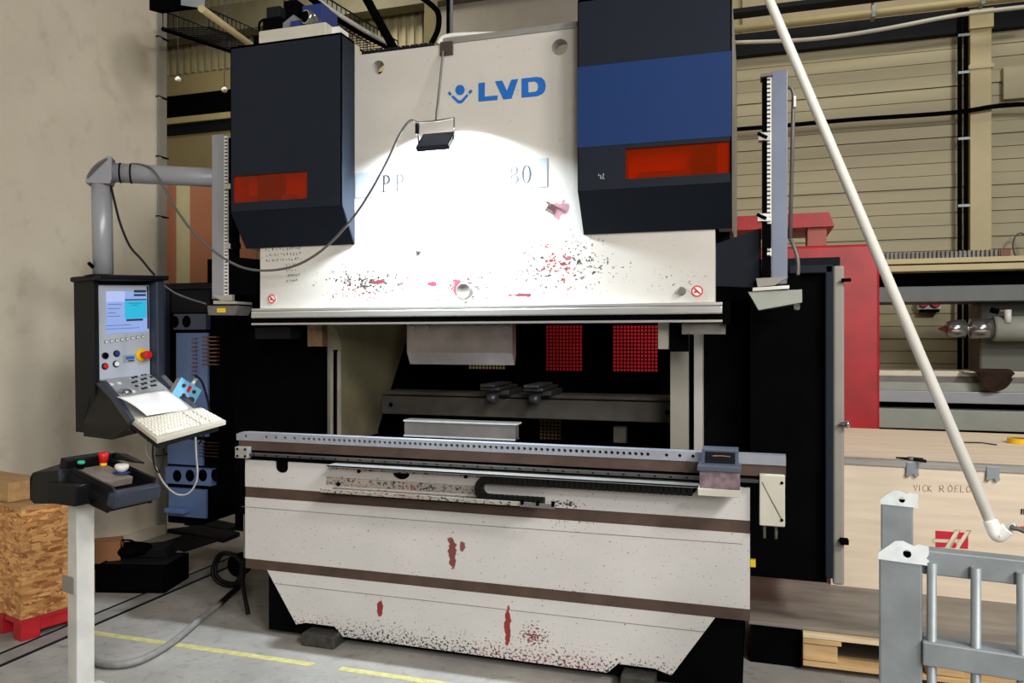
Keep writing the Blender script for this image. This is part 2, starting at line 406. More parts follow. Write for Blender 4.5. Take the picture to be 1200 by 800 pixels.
# ------------------------------------------------------------------ press brake
pb = thing('press_brake', 'large white press brake with dark grey hoods and blue lettering', 'press brake', BR)
VR = 3.35
ram_out = [(-2.408, 1.62), (-.161, 1.62), (-.161, 2.885), (-2.408, 2.885)]
h1, h2 = pv(443, 79, VR), pv(656, 55, VR)
fn = lambda x, z, t: Vector((x, VR+t, z))
g = G().plate(ram_out, fn, .07, [circ(h1.x, h1.z, .034, 24), circ(h2.x, h2.z, .037, 24)])
ram = g.build('ram', m_ram, pb)
def flat(mat, name, parent, poly, v, t=.002, holes=(), label=None):
    return G().plate(poly, lambda x, z, w_: Vector((x, v-t+w_, z)), t, holes).build(name, mat, parent, label=label)
def pxpoly(pts, v): return [((q := pv(x, y, v)).x, q.z) for x, y in pts]
# lettering
def zx(pts): return pxpoly([(520+x/8.571, 80+y/8.571) for x, y in pts], VR)
flat(m_logo, 'letter', ram, zx([(350, 150), (415, 143), (413, 286), (543, 272), (541, 318), (350, 335)]), VR)
flat(m_logo, 'letter', ram, zx([(517, 132), (590, 124), (636, 226), (680, 115), (750, 108), (682, 305), (600, 313)]), VR)
Dp = [(783, 104), (930, 87), (985, 95), (1015, 125), (1026, 175), (1018, 225), (990, 260), (940, 280), (783, 295)]
Dh = [(850, 138), (915, 132), (940, 145), (952, 175), (945, 215), (925, 235), (852, 243)]
flat(m_logo, 'letter', ram, zx(Dp), VR, .002, [zx(Dh)])
flat(m_logo, 'emblem_dot', ram, zx(circ(165, 218, 47, 20, 51)), VR)
flat(m_logo, 'emblem_arm', ram, zx([(95, 270), (150, 322), (178, 320), (235, 258), (250, 275), (190, 345), (165, 355), (140, 350), (78, 287)]), VR)
flat(m_logo, 'emblem_hand', ram, zx([(60, 230), (83, 258), (66, 278), (40, 252)]), VR)
flat(m_logo, 'emblem_hand', ram, zx([(272, 212), (292, 232), (265, 260), (246, 240)]), VR)
# name plate with what is legible of its figures
npl = flat(m_plate, 'name_plate', ram, [(pv(417, 203, VR).x, pv(417, 203, VR).z-.0), (pv(641, 185, VR).x, pv(641, 185, VR).z), (pv(641, 219, VR).x, pv(641, 219, VR).z), (pv(417, 232, VR).x, pv(417, 232, VR).z)], VR, .003)
def letterP(x, y, h):
    wd = h*.55
    out = [(x, y), (x+wd*.38, y), (x+wd*.38, y-.0+h*.04), (x+wd*.30, y+h*.06), (x+wd*.30, y+h*.44), (x+wd*.75, y+h*.48), (x+wd, y+h*.60), (x+wd*1.02, y+h*.78), (x+wd*.85, y+h*.95), (x+wd*.6, y+h), (x, y+h), (x, y+h*.96), (x+wd*.14, y+h*.94), (x+wd*.14, y+h*.06), (x, y+h*.04)]
    hole = [(x+wd*.36, y+h*.53), (x+wd*.58, y+h*.55), (x+wd*.72, y+h*.66), (x+wd*.73, y+h*.80), (x+wd*.58, y+h*.92), (x+wd*.36, y+h*.92)]
    return out, [hole]
def letter0(x, y, h): return circ(x, y+h/2, h*.26, 24, h*.5), [circ(x, y+h/2, h*.17, 20, h*.46)]
lp = pv(450, 222, VR); lh = .082
for (f, x) in ((letterP, pv(448, 220, VR).x), (letterP, pv(464, 220, VR).x), (letter0, pv(617, 205, VR).x)):
    o_, hs = f(x, pv(610, 215, VR).z, lh)
    flat(m_ink, 'letter', npl, o_, VR-.003, .0015, hs)
x8, z8 = pv(602.5, 205, VR).x, pv(610, 215, VR).z
f8 = lambda x, z, t: Vector((x, VR-.0045+t, z))
G().plate(circ(x8, z8+lh*.26, lh*.26, 20, lh*.27), f8, .0015, [circ(x8, z8+lh*.26, lh*.155, 16, lh*.23)]).plate(circ(x8, z8+lh*.76, lh*.22, 20, lh*.24), f8, .0015, [circ(x8, z8+lh*.76, lh*.125, 16, lh*.20)]).build('letter', m_ink, npl)
# no touching signs: red ring, bar and small black hand
for (x, y, r) in ((319, 350, .0235), (817, 341, .0245)):
    p = pv(x, y, VR)
    s_ = flat(m_whitepl, 'prohibition_sign', ram, circ(p.x, p.z, r, 24), VR, .0015)
    flat(m_red, 'sign_ring', s_, circ(p.x, p.z, r, 24), VR-.0015, .0012, [circ(p.x, p.z, r*.78, 20)])
    a = r*.72; b_ = r*.1
    flat(m_ink, 'sign_hand', s_, [(p.x-a*.75, p.z-.002), (p.x-.001, p.z+.001), (p.x+a*.2, p.z+a*.2), (p.x+.002, p.z-.004), (p.x-a*.7, p.z-.008)], VR-.0015, .0006)
    flat(m_red, 'sign_bar', s_, [(p.x-a*.7-b_, p.z+a*.7-b_), (p.x-a*.7+b_, p.z+a*.7+b_), (p.x+a*.7+b_, p.z-a*.7+b_), (p.x+a*.7-b_, p.z-a*.7-b_)], VR-.0015, .0010)
p = pv(545, 341, VR); G().lathe(p, (0, -1, 0), [(0, .038), (.02, .038), (.025, .034), (.020, .016), (.019, .004)], 24).build('round_cap', m_dullsteel, ram)
p = pv(799, 341, VR); G().lathe(p, (0, -1, 0), [(0, .018), (.02, .018), (.025, .014)], 20).build('round_knob', m_dullsteel, ram)
# small bent clip, hooked tab and folded lip
p = pv(638, 240, VR)
G().box(-.022, .022, -.012, 0, -.02, .02, .002, Fr(p, (.85, 0, -.5), (0, 1, 0), (.5, 0, .85))).box(-.012, .012, -.024, -.01, .012, .02, 0, Fr(p, (.85, 0, -.5), (0, 1, 0), (.5, 0, .85))).build('bent_clip', m_grey, ram)
p = pv(491, 293, VR); G().lathe(p+Vector((0, 0, 0)), (0, -1, 0), [(0, .013), (.006, .013), (.008, .008)], 12).box(p.x-.004, p.x+.002, VR-.003, VR, p.z-.06, p.z).build('keyhole_plate', m_dullsteel, ram)
# handwriting at the left of the ram
g = G(); rr = random.Random(3)
for row in range(7):
    x = 311 if row < 3 else (335 if row != 5 else 337); y0 = 293+row*6.2
    xe = 352 if row < 3 else 349
    while x < xe:
        q = [pv(x+rr.uniform(0, 2.4), y0-.06*(x-310)+rr.uniform(-1.8, 1.8), VR) for _ in range(4)]
        g.tube([v-Vector((0, .001, 0)) for v in q], .0011, 4); x += rr.uniform(2.6, 4.5)
g.build('handwritten_notes', m_ink, ram, kind='stuff')
# top edge: bright strip, cable chain
g = G().box(pv(520, 46, VR).x, -.62, 3.34, 3.44, 2.886, 2.912, .003); g.build('top_strip', m_alu, pb)
g = G()
u0, u1 = pv(418, 60, VR).x, pv(500, 52, VR).x; k = u0
while k < u1: g.box(k, k+.015, 3.40, 3.44, 2.886, 2.925); k += .024
g.box(u0, u1, 3.41, 3.43, 2.89, 2.91)
g.build('cable_chain', m_dark, pb, kind='stuff')
# ram backing body (dark) so that the throat and holes read deep
G().box(-2.36, -.2, 3.52, 3.75, 1.66, 2.84).build('ram_body', m_cream, pb)
# hoods
def hood(u0, u1, back_side, wx, blue):
    prof = [(3.22, 2.95), (3.22, 2.133), (3.348, 1.963)]
    # front sheet with window opening
    (x0, x1, yt0, yt1, yb0, yb1) = wx
    A, B, C_, D_ = pv(x0, yt0, 3.22), pv(x1, yt1, 3.22), pv(x1, yb1, 3.22), pv(x0, yb0, 3.22)
    zt, zb = (A.z+B.z)/2, (C_.z+D_.z)/2
    wu0, wu1 = max(A.x, u0+.012), min(B.x, u1-.004)
    sheets = G().plate([(u0, 2.133), (u1, 2.133), (u1, 2.95), (u0, 2.95)], lambda x, z, t: Vector((x, 3.22+t, z)), .008, [[(wu0, zb), (wu1, zb), (wu1, zt), (wu0, zt)]])
    sheets.box(u0, u1, 3.22, 3.345, 2.94, 2.95)                # lid
    for uu in (u0, u1-.004): sheets.hexa([(uu, 3.348, 1.963), (uu+.004, 3.348, 1.963), (uu+.004, 3.35, 1.963), (uu, 3.35, 1.963), (uu, 3.22, 2.133), (uu+.004, 3.22, 2.133), (uu+.004, 3.35, 2.133), (uu, 3.35, 2.133)]); sheets.box(uu, uu+.004, 3.22, 3.348, 2.133, 2.95)
    h = sheets.build('hood', m_hood, pb)
    # sloping lower sheet
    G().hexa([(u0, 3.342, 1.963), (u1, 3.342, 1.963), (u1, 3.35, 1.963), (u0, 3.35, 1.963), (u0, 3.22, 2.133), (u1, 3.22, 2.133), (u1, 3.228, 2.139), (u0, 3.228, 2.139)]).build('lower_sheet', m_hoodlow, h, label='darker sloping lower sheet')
    G().box(wu0, wu1, 3.226, 3.230, zb, zt).build('window_pane', m_orange, h, label='orange see-through window')
    G().box(wu0, wu1, 3.30, 3.31, zb-.02, zt+.05).build('window_back', m_cream, h)
    um = (wu0+wu1)/2
    G().box(um-.09 if not blue else um+.06, um+.04 if not blue else wu1, 3.25, 3.30, zb-.03, zt+.0).build('valve_block', m_black, h)
    G().box(wu0+.05, wu1-.1, 3.26, 3.30, zb-.03, zb+.035).build('pipe_block', m_slot, h)
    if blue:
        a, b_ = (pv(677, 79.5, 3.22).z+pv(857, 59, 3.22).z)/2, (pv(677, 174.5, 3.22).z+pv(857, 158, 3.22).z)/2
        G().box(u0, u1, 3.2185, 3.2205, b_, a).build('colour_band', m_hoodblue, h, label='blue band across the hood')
    # side sheet running back past the end of the ram
    su = (u0, u0+.06) if back_side < 0 else (u1-.06, u1)
    G().plate([(3.232, 2.94), (3.232, 2.133), (3.352, 1.963), (4.3, 1.963), (4.3, 2.94)], lambda y, z, t: Vector((su[0]+(.004 if back_side > 0 else 0)+t, y, z)), .055).build('side_sheet', m_grey, h, label='light grey side sheet')
    return h
hl = hood(-2.488, -1.866, -1, (273, 360, 206, 201, 237, 233), False)
hr = hood(-.724, -.091, 1, (733, 858, 174, 165, 209, 203), True)
hl['label'] = 'plain dark grey hood over the left end'; hr['label'] = 'dark grey hood with a blue band over the right end'
# scratched marks on the hood
p = pv(704, 207, 3.22); g = G()
g.tube([p+Vector((-.008, -.001, .012)), p+Vector((-.010, -.001, .004)), p+Vector((0, -.001, .006)), p+Vector((-.001, -.001, -.010))], .0012, 4)
g.tube([p+Vector((.006, -.001, .010)), p+Vector((.014, -.001, .012)), p+Vector((.010, -.001, 0)), p+Vector((.004, -.001, -.008)), p+Vector((.016, -.001, -.009))], .0012, 4)
g.build('scratched_number', m_whitepl, hr)
# clamp bar under the ram
u0, u1 = -2.425, -.129
g = G().box(u0, u1, 3.30, 3.36, 1.640, 1.653, .002).box(u0, u1, 3.295, 3.36, 1.604, 1.638, .006).box(u0, u1, 3.32, 3.36, 1.60, 1.65).box(u0, u1, 3.30, 3.36, 1.570, 1.580, .001)
cbar = g.build('clamp_bar', m_alu, pb)
g = G().box(u0, u1, 3.315, 3.36, 1.58, 1.604)
k = u0
while k < u1-.02: g.box(k, k+.010, 3.308, 3.316, 1.583, 1.598); k += .021
g.build('toothed_strip', m_black, cbar)
G().box(u1, u1+.03, 3.31, 3.37, 1.56, 1.655).build('end_cap', m_black, cbar)
g = G().box(pv(800, 383, 3.4).x, pv(850, 383, 3.4).x, 3.36, 3.46, 1.52, 1.568)
g.build('tool_clamp_block', m_dullsteel, pb)
# C-frames with the curved throat, one thick plate either side
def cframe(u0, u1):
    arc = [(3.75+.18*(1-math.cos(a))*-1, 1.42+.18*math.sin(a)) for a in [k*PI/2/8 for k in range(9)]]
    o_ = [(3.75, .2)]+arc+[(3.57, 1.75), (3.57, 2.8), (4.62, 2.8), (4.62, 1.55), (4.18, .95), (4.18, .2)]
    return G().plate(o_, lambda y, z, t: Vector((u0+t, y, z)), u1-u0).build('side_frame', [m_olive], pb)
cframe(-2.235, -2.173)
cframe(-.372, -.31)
# front edges of the frames, painted cream white
G().box(-2.29, -2.255, 3.80, 3.83, .9, 1.56).build('frame_flange', m_grey, pb)
G().box(-.385, -.30, 3.72, 3.75, .9, 1.52).build('frame_flange', m_white if False else M('flange_paint', rgb(142, 138, 126), .5, 0, .08), pb)
G().box(-.275, -.235, 3.72, 3.80, .9, 1.53).build('frame_flange', M('flange_paint', rgb(170, 168, 162), .5, 0, .08), pb)
G().box(-2.236, -2.172, 3.738, 3.75, .9, 1.43).build('frame_flange', M('flange_paint', rgb(150, 146, 134), .5, 0, .08), pb)
a = pv(360, 384, 3.5); b_ = pv(377, 406, 3.5)
G().box(a.x, b_.x, 3.5, 3.56, b_.z, a.z+.02, .004).build('guide_block', m_ochre, pb)
a = pv(771, 383, 3.5); b_ = pv(782, 409, 3.5)
G().box(a.x, b_.x+.01, 3.5, 3.56, b_.z, a.z+.02, .004).build('guide_block', m_cream, pb)
a = pv(782, 383, 3.5); b_ = pv(806, 412, 3.5)
G().box(a.x+.01, b_.x, 3.48, 3.56, b_.z, a.z+.02, .004).build('guide_clamp', m_black, pb)
a = pv(304, 384, 3.5); b_ = pv(345, 397, 3.5)
G().box(a.x, b_.x, 3.46, 3.56, b_.z, a.z, .004).build('guide_clamp', m_dark, pb)
# closing sheets left and right of the throat
G().box(-2.95, -2.24, 3.86, 3.89, .36, 1.93).build('side_cover', m_black, pb)
g = G().box(-.232, .30, 3.80, 3.83, .40, 1.80); g.build('side_cover', m_black, pb)
# side guard: black sheet in a steel frame at the right end
z0, z1 = pv(972, 686, 3.62).z, pv(972, 310, 3.62).z
ua, ub, uc = pv(967, 400, 3.62).x, pv(976.5, 400, 3.62).x, pv(990, 400, 3.62).x
sg = G().box(ua, ub, 3.62, 3.66, z0+.03, z1, .006).box(pv(925, 313, 3.62).x, ub, 3.62, 3.65, z1-.035, z1, .004).build('guard_frame', m_hood, pb)
G().box(ub, uc, 3.635, 3.67, z0, z1-.004, .01).build('guard_post', m_grey, sg, label='light grey edge of the guard')
G().box(-.02, ua, 3.66, 3.67, z0, z1-.02).build('guard_sheet', m_black, sg)
G().box(ua, ua+.01, 3.66, 4.6, z0, z1-.02).build('guard_sheet', m_black, sg)
p = pv(992, 328, 3.62); G().cyl(p+Vector((-.02, 0, 0)), p+Vector((.018, 0, 0)), .008, 10).build('guard_pin', m_black, sg)
p = pv(990, 497, 3.62); G().lathe(p+Vector((-.02, 0, 0)), (1, 0, 0), [(0, .008), (.02, .010), (.024, .017), (.034, .017), (.04, .010)], 12).build('guard_knob', m_silver, sg)
p = pv(990, 634, 3.62); G().box(p.x-.02, p.x+.015, 3.60, 3.64, p.z-.012, p.z+.012, .004).build('guard_latch', m_black, sg)
# rear guard of black sheet with wire mesh windows
VB = 4.78
wins = [(639.5, 682.5, 381, 435), (718, 771, 381, 436), (632, 658, 491, 520), (549, 592, 425, 433)]
holes = []
for (x0, x1, y0, y1) in wins:
    a, b_ = pv(x0, y0, VB), pv(x1, y1, VB)
    holes.append([(a.x, b_.z), (b_.x, b_.z), (b_.x, a.z), (a.x, a.z)])
rg = G().plate([(-2.7, .5), (-.38, .5), (-.38, 2.4), (-2.7, 2.4)], lambda x, z, t: Vector((x, VB+t, z)), .01, holes).build('rear_guard', m_black, pb)
for h in holes:
    g = G(); (x0, z0_), (x1, _), (_, z1_), _ = h
    n = max(2, int((x1-x0)/.0215)); 
    for k in range(n+1): x = x0+(x1-x0)*k/n; g.box(x-.003, x+.003, VB+.002, VB+.005, z0_, z1_)
    n = max(2, int((z1_-z0_)/.0215))
    for k in range(n+1): z = z0_+(z1_-z0_)*k/n; g.box(x0, x1, VB+.005, VB+.008, z-.003, z+.003)
    g.build('wire_mesh', m_black, rg, kind='stuff')
a, b_ = pv(622, 485, 5.1), pv(668, 530, 5.1)
G().box(a.x, b_.x, 5.1, 5.3, b_.z, a.z).build('rear_terminal_box', m_pine, pb)
# dark slot along the left frame edge, black panel added as shade below the sheet at the right
G().box(-2.212, -2.192, 3.732, 3.742, .9, 1.44).build('frame_slot', m_black, pb)
G().box(-.02, .20, 3.74, 3.78, 0, .178).build('shade_panel', m_black, pb)
G().box(-.33, -.22, 3.92, 3.94, .4, 1.9).build('gap_cover', m_black, pb)
# back gauge: beam and two fingers
a, b_ = pv(447, 470, 4.1), pv(785, 470, 4.1)
bg = G().box(a.x, b_.x, 4.1, 4.16, 1.058, 1.165, .004).box(a.x, b_.x, 4.11, 4.3, 1.172, 1.192, .002).build('back_gauge_beam', M('gauge_steel', rgb(88, 85, 80), .5, .3, .25, 8), pb)
for x in (458, 782): p = pv(x, 474 if x < 600 else 483, 4.1); G().cyl(p+Vector((0, -.003, 0)), p+Vector((0, .002, 0)), .013, 14).build('beam_hole', m_black, bg)
for x in (583, 632):
    u0 = pv(x, 440, 4.0).x
    g = G().box(u0-.07, u0+.07, 3.98, 4.24, 1.195, 1.222, .003).box(u0-.05, u0+.055, 3.86, 4.2, 1.226, 1.243, .003).box(u0-.03, u0+.05, 3.80, 4.1, 1.248, 1.262, .003).cyl((u0-.03, 3.93, 1.18), (u0+.02, 3.93, 1.18), .03, 14)
    g.build('gauge_finger', M('finger_steel', rgb(78, 78, 82), .4, .4, .2), bg)
a, b_ = pv(719, 500, 4.3), pv(733, 525, 4.3)
G().box(a.x, b_.x, 4.3, 4.36, .8, a.z).build('gauge_support', m_dullsteel, pb)
# bed: three white apron panels, two brown bands between
BU0, BU1, VBed = -2.484, -.02, 3.33
top = [(BU0, .747)]
o_ = [(BU0, .747), (BU1, .747), (BU1, .888)]
for (x, r, dz) in ((803, .052, .05), (628, .045, .045), (470, .045, .058), (330, .037, .062)):
    c = pv(x, 560, VBed).x
    o_ += [(c+r, .888), (c+r, .888-dz+r*.7)]+[(c+r*math.cos(a), .888-dz+r*.7-r*.7*math.sin(a)) for a in [k*PI/8 for k in range(1, 8)]]+[(c-r, .888-dz+r*.7), (c-r, .888)]
o_.append((BU0, .888))
fnb = lambda x, z, t: Vector((x, VBed+t, z))
G().plate(o_, fnb, .010).build('apron_panel', m_bed, pb)
G().plate([(BU0, .38), (BU1, .38), (BU1, .693), (BU0, .693)], fnb, .010).build('apron_panel', m_bed, pb)
A = pv(347, 737, VBed); B = pv(787, 793, VBed)
lo = [(pv(313, 668, VBed).x, .33), (A.x, .075), (pv(358, 735, VBed).x, .09), (pv(392, 742, VBed).x, .09), (pv(402, 752, VBed).x, .045), (pv(712, 794, VBed).x, .04), (pv(724, 786, VBed).x, .085), (pv(765, 790, VBed).x, .085), (B.x, .065), (pv(838, 725, VBed).x, .33)]
G().plate(list(reversed(lo)), fnb, .010).build('apron_panel', m_bed, pb)
for (z0_, z1_) in ((.693, .747), (.33, .38)):
    G().box(BU0, BU1, VBed+.004, VBed+.03, z0_, z1_).build('brown_band', m_band, pb)
G().box(BU0+.02, BU1-.03, VBed+.03, 4.2, .38, .93).box(BU0+.12, BU1-.03, VBed+.03, 4.2, .02, .38).build('bed_body', m_black, pb)
G().box(BU0+.01, BU1, VBed+.011, VBed+.03, .34, .885).build('apron_backing', m_black, pb)
G().box(BU0-.018, BU0-.004, VBed+.01, VBed+.05, .38, .60).build('edge_strip', m_dullsteel, pb)
# weld seam lines along the panels
for (xa, ya, xb, yb) in ((283, 593, 560, 615), (560, 615, 870, 637), (320, 683, 826, 740)):
    a, b_ = pv(xa, ya, VBed), pv(xb, yb, VBed)
    G().hexa([(a.x, VBed-.001, a.z-.0022), (b_.x, VBed-.001, b_.z-.0022), (b_.x, VBed, b_.z-.0022), (a.x, VBed, a.z-.0022), (a.x, VBed-.001, a.z), (b_.x, VBed-.001, b_.z), (b_.x, VBed, b_.z), (a.x, VBed, a.z)]).build('seam', m_dullsteel, pb)
# feet
for (x0, x1, y0) in ((353, 391, 755), (727, 767, 800)):
    a, b_ = pz(x0, y0, 0), pz(x1, y0, 0)
    a, b_ = pv(x0, y0-8, 3.27), pv(x1, y0-8, 3.27)
    G().box(a.x, b_.x, 3.27, 3.42, 0, .062, .006).build('levelling_foot', M('greasy_foot', rgb(62, 60, 57), .5, .2, .5, 30), pb)
# die rail with a row of drilled holes
RU0, RU1 = pv(277, 508, 3.3).x, pv(921, 534, 3.3).x
hs = []
xs = [288, 312, 323, 334, 345]+[356+i*(510-356)/26 for i in range(26)]
x = 510
while x < 766: xs.append(x); x += 6.4+.0028*(x-510)
xs += [781, 796.5, 812]
for x in xs:
    yy = 516.5+(x-356)*.0355-.5
    p = pv(x, 512.3+(x-288)*.0405, 3.3)
    hs.append(circ(p.x, 1.008, .0074, 8))
g = G().plate([(RU0, .986), (RU1, .986), (RU1, 1.026), (RU0+.03, 1.028), (RU0, 1.018)], lambda x, z, t: Vector((x, 3.30+t, z)), .03, hs)
g.box(RU0+.03, RU1, 3.33, 3.36, .99, 1.026)
rail = g.build('die_rail', m_steel, pb)
G().box(RU0+.02, RU1-.02, 3.324, 3.329, .992, 1.02).build('rail_core', m_black, rail)
G().box(RU0+.01, RU1, 3.306, 3.45, .938, .986).build('die_holder', m_band, pb)
G().box(RU0+.02, BU1+.1, 3.325, 3.44, .886, .938).build('guide_recess', m_black, pb)
g = G().box(pv(292, 530, 3.29).x, pv(889, 560, 3.29).x, 3.285, 3.325, .912, .926, .002)
gl = g.build('linear_guide', M('dark_guide_steel', rgb(70, 68, 66), .4, .4, .15), pb)
g = G()
for k in range(36):
    x = -2.40+k*.0665; g.cyl((x, 3.2835, .919), (x, 3.287, .919), .0045, 8)
g.build('guide_bolts', m_black, gl, kind='stuff')
# end plate with four screws, left
a, b_ = pv(276, 523, 3.28), pv(291, 537, 3.28)
ep = G().box(a.x, b_.x, 3.275, 3.305, b_.z, a.z, .002).build('rail_end_plate', m_alu, pb)
for sx_ in (.2, .8):
    for sz in (.2, .8):
        q = Vector((a.x+(b_.x-a.x)*sx_, 3.275, b_.z+(a.z-b_.z)*sz)); G().cyl(q, q+Vector((0, -.004, 0)), .006, 8).build('screw', m_black, ep)
# chain tray: long angle, dirty lower tray, energy chain with its loop
a, b_ = pv(383, 543, 3.22), pv(818, 569, 3.22)
G().box(a.x, b_.x, 3.22, 3.328, .893, .899).box(a.x, b_.x, 3.22, 3.224, .891, .899).build('tray_angle', m_alu, pb)
dirty = chipped('dirty_white_paint', rgb(176, 170, 160), BR, base=.9, dens=((-1.6, .8, 1, .3, 1.0),), dirt=.3)
a, b_ = pv(375, 577, 3.2), pv(622, 590, 3.2)
ct = G().box(a.x, b_.x, 3.2, 3.33, .766, .772).box(a.x, b_.x, 3.2, 3.206, .766, .790).build('chain_tray', dirty, pb)
a, b_ = pv(383, 566, 3.326), pv(560, 580, 3.326)
G().box(a.x, b_.x, 3.322, 3.33, .785, .822).build('tray_back', dirty, ct)
a, b_ = pv(385, 555, 3.326), pv(620, 565, 3.326)
G().box(a.x, b_.x, 3.322, 3.33, .862, .884).build('tray_back', dirty, ct)
for x in (421, 546): p = pv(x, 552 if x < 500 else 558, 3.322); G().cyl(p, p+Vector((0, -.008, 0)), .009, 8).build('bolt', m_black, ct)
p = pv(397, 567, 3.322); G().cyl(p, p+Vector((0, -.008, 0)), .010, 8).build('bolt', m_black, ct)
# energy chain: separate links along the path
path = [pv(800, 571, 3.27), pv(600, 557.5, 3.27)]
cen = pv(572, 573, 3.27)
rad = .042
cx_, cz_ = cen.x, .825
pts = [(pv(812, 570, 3.27).x, cz_+rad), (cx_, cz_+rad)]+[(cx_-rad*math.sin(t), cz_+rad*math.cos(t)) for t in [PI*k/10 for k in range(1, 10)]]+[(cx_, cz_-rad), (pv(638, 590, 3.27).x, cz_-rad)]
ec = None; acc = 0.0; seg_out = []
for i in range(len(pts)-1):
    (x0, z0_), (x1, z1_) = pts[i], pts[i+1]; L_ = math.hypot(x1-x0, z1_-z0_); n = max(1, round(L_/.024))
    for k in range(n): t = (k+.5)/n; seg_out.append((x0+(x1-x0)*t, z0_+(z1_-z0_)*t, (x1-x0)/L_, (z1_-z0_)/L_))
ecp = G().box(cx_-.01, cx_+.01, 3.26, 3.28, cz_-rad-.004, cz_-rad+.004).build('energy_chain', m_black, pb)
lk = None
for (x, z, dx, dz) in seg_out:
    if lk is None:
        g = G().box(-.0105, .0105, -.02, .02, -.017, .017, .002); lk = g.build('chain_link', m_rubber, ecp)
        for v in lk.data.vertices: v.co += Vector((BR.x, BR.y, BR.z))
        o = lk
    else: o = lk.copy(); COL.objects.link(o); o.parent = ecp
    o.location = Vector((x, 3.27, z))-BR; o.rotation_euler = (0, -math.atan2(dz, dx), 0)
a, b_ = pv(609, 583, 3.19), pv(650, 592, 3.19)
cb = G().box(a.x, b_.x, 3.19, 3.196, .772, .792, .001).build('chain_bracket', m_silver, ecp)
for x in (612, 630, 648):
    q = pv(x, 580, 3.19); G().box(q.x-.006, q.x+.006, 3.188, 3.2, .785, .803).build('bracket_pin', m_black, cb) if False else G().box(q.x-.006, q.x+.006, 3.184, 3.2, .782, .803).build('bracket_pin', m_black, ecp)
# carriage for the front support
a, b_ = pv(820, 540, 3.2).x, pv(867, 540, 3.2).x
cr = G().box(a+.008, b_-.006, 3.2, 3.29, .985, 1.056, .004).box(a-.008, b_+.004, 3.18, 3.30, .968, .990, .003).build('support_carriage', M('slate_metal', rgb(86, 94, 110), .45, .3, .12), pb)
G().box(a+.022, b_-.018, 3.197, 3.2, 1.0, 1.045).build('carriage_plate', m_dark, cr)
G().tube([(a+.05, 3.196, 1.028), (a+.09, 3.196, 1.030), (a+.12, 3.196, 1.028)], .003, 5).build('carriage_mark', m_slot, cr)
G().box(a, b_, 3.19, 3.28, .897, .968).build('carriage_front', m_purple, cr)
G().box(a-.006, b_+.003, 3.185, 3.28, .868, .897, .002).build('carriage_skirt', m_cream, cr)
# white switch box at the right end with two pipe stubs
a, b_ = pv(890, 580, 3.28).x, pv(920, 580, 3.28).x
sb = G().box(a, b_, 3.28, 3.42, .742, .950, .004).build('switch_box', m_cream, pb)
G().tube([(a+.01, 3.279, .92), (a+.04, 3.279, .86), (b_-.012, 3.279, .772)], .0018, 5).build('scratch', m_dullsteel, sb)
for (zz) in (.92, .77): G().cyl((b_-.012, 3.281, zz), (b_-.012, 3.276, zz), .006, 8).build('screw', m_black, sb)
for dx in (.02, .065): G().cyl((a+dx, 3.33, .742), (a+dx, 3.33, .68), .006, 8).build('pipe_stub', m_dullsteel, sb)
p = pv(882, 659, 3.36); G().box(p.x-.01, p.x+.012, 3.34, 3.37, p.z-.014, p.z+.014, .002).build('yellow_tag', m_label_y, pb)
# laser guard posts hanging from the ram ends
def laser_post(u0, u1, zt, zb, strip_frac, rightside):
    ws = (u1-u0)
    def q(a_, b2): return (u0+ws*a_, u0+ws*b2) if rightside else (u1-ws*b2, u1-ws*a_)
    f0_, f1_ = q(.38, 1); s0_, s1_ = q(0, .2); r0_, r1_ = q(.2, .38); m0_, m1_ = q(.2, .33)
    o = G().box(f0_, f1_, 3.40, 3.46, zb, zt, .003).build('laser_post', m_postd if not rightside else M('post_blue_grey', rgb(112, 119, 138), .4, .2, .08), pb)
    G().box(s0_, s1_, 3.41, 3.47, zb+.02, zt-.02).build('post_slot', m_black, o)
    G().box(r0_, r1_, 3.402, 3.45, zb, zt-.01).build('post_rule', m_whitepl, o)
    g = G(); z = zb+.01
    while z < zt-.02: g.box(m0_, m1_, 3.399, 3.403, z, z+.006); z += .018
    g.build('rule_marks', m_ink, o, kind='stuff')
    return o
ua, ub = pv(893, 200, 3.4).x, pv(923, 200, 3.4).x
lpr = laser_post(ua, ub, pv(908, 83, 3.4).z, pv(908, 333, 3.4).z, 0, True)
ua2, ub2 = pv(250, 250, 3.4).x-.01, pv(271, 250, 3.4).x
lpl = laser_post(ua2, ub2, pv(260, 157, 3.4).z, pv(260, 350, 3.4).z, 0, False)
def pxprism(pts, v, t, name, mat, par, label=None): return G().plate(pxpoly(pts, v), lambda x, z, w_: Vector((x, v+w_, z)), t).build(name, mat, par, label=label)
pxprism([(877, 342), (940, 339), (940, 354), (889, 363)], 3.36, .12, 'laser_box', m_lathe, lpr)
pxprism([(882, 337), (925, 334), (925, 338), (882, 341)], 3.35, .13, 'laser_carrier', m_alu, lpr)
pxprism([(886, 326), (905, 325), (924, 324), (908, 334), (888, 336)], 3.38, .02, 'laser_clip', m_grey, lpr)
G().cyl(pv(934, 358, 3.34), pv(934, 362, 3.34)+Vector((0, .02, 0)), .012, 10).build('laser_lens', m_silver, lpr)
pxprism([(927, 322), (938, 322), (938, 338), (922, 338)], 3.38, .06, 'plug', m_black, lpr)
pxprism([(243, 358), (279, 358), (274, 369), (244, 369)], 3.36, .12, 'laser_box', m_dullsteel, lpl)
pxprism([(250, 352), (277, 353), (277, 356), (250, 356)], 3.35, .13, 'laser_carrier', m_alu, lpl)
pxprism([(248, 345), (262, 346), (272, 345), (272, 352), (258, 352)], 3.37, .02, 'laser_clip', m_alu, lpl)
pxprism([(254, 361), (264, 361), (264, 366), (254, 366)], 3.358, .003, 'yellow_label', m_label_y, lpl)
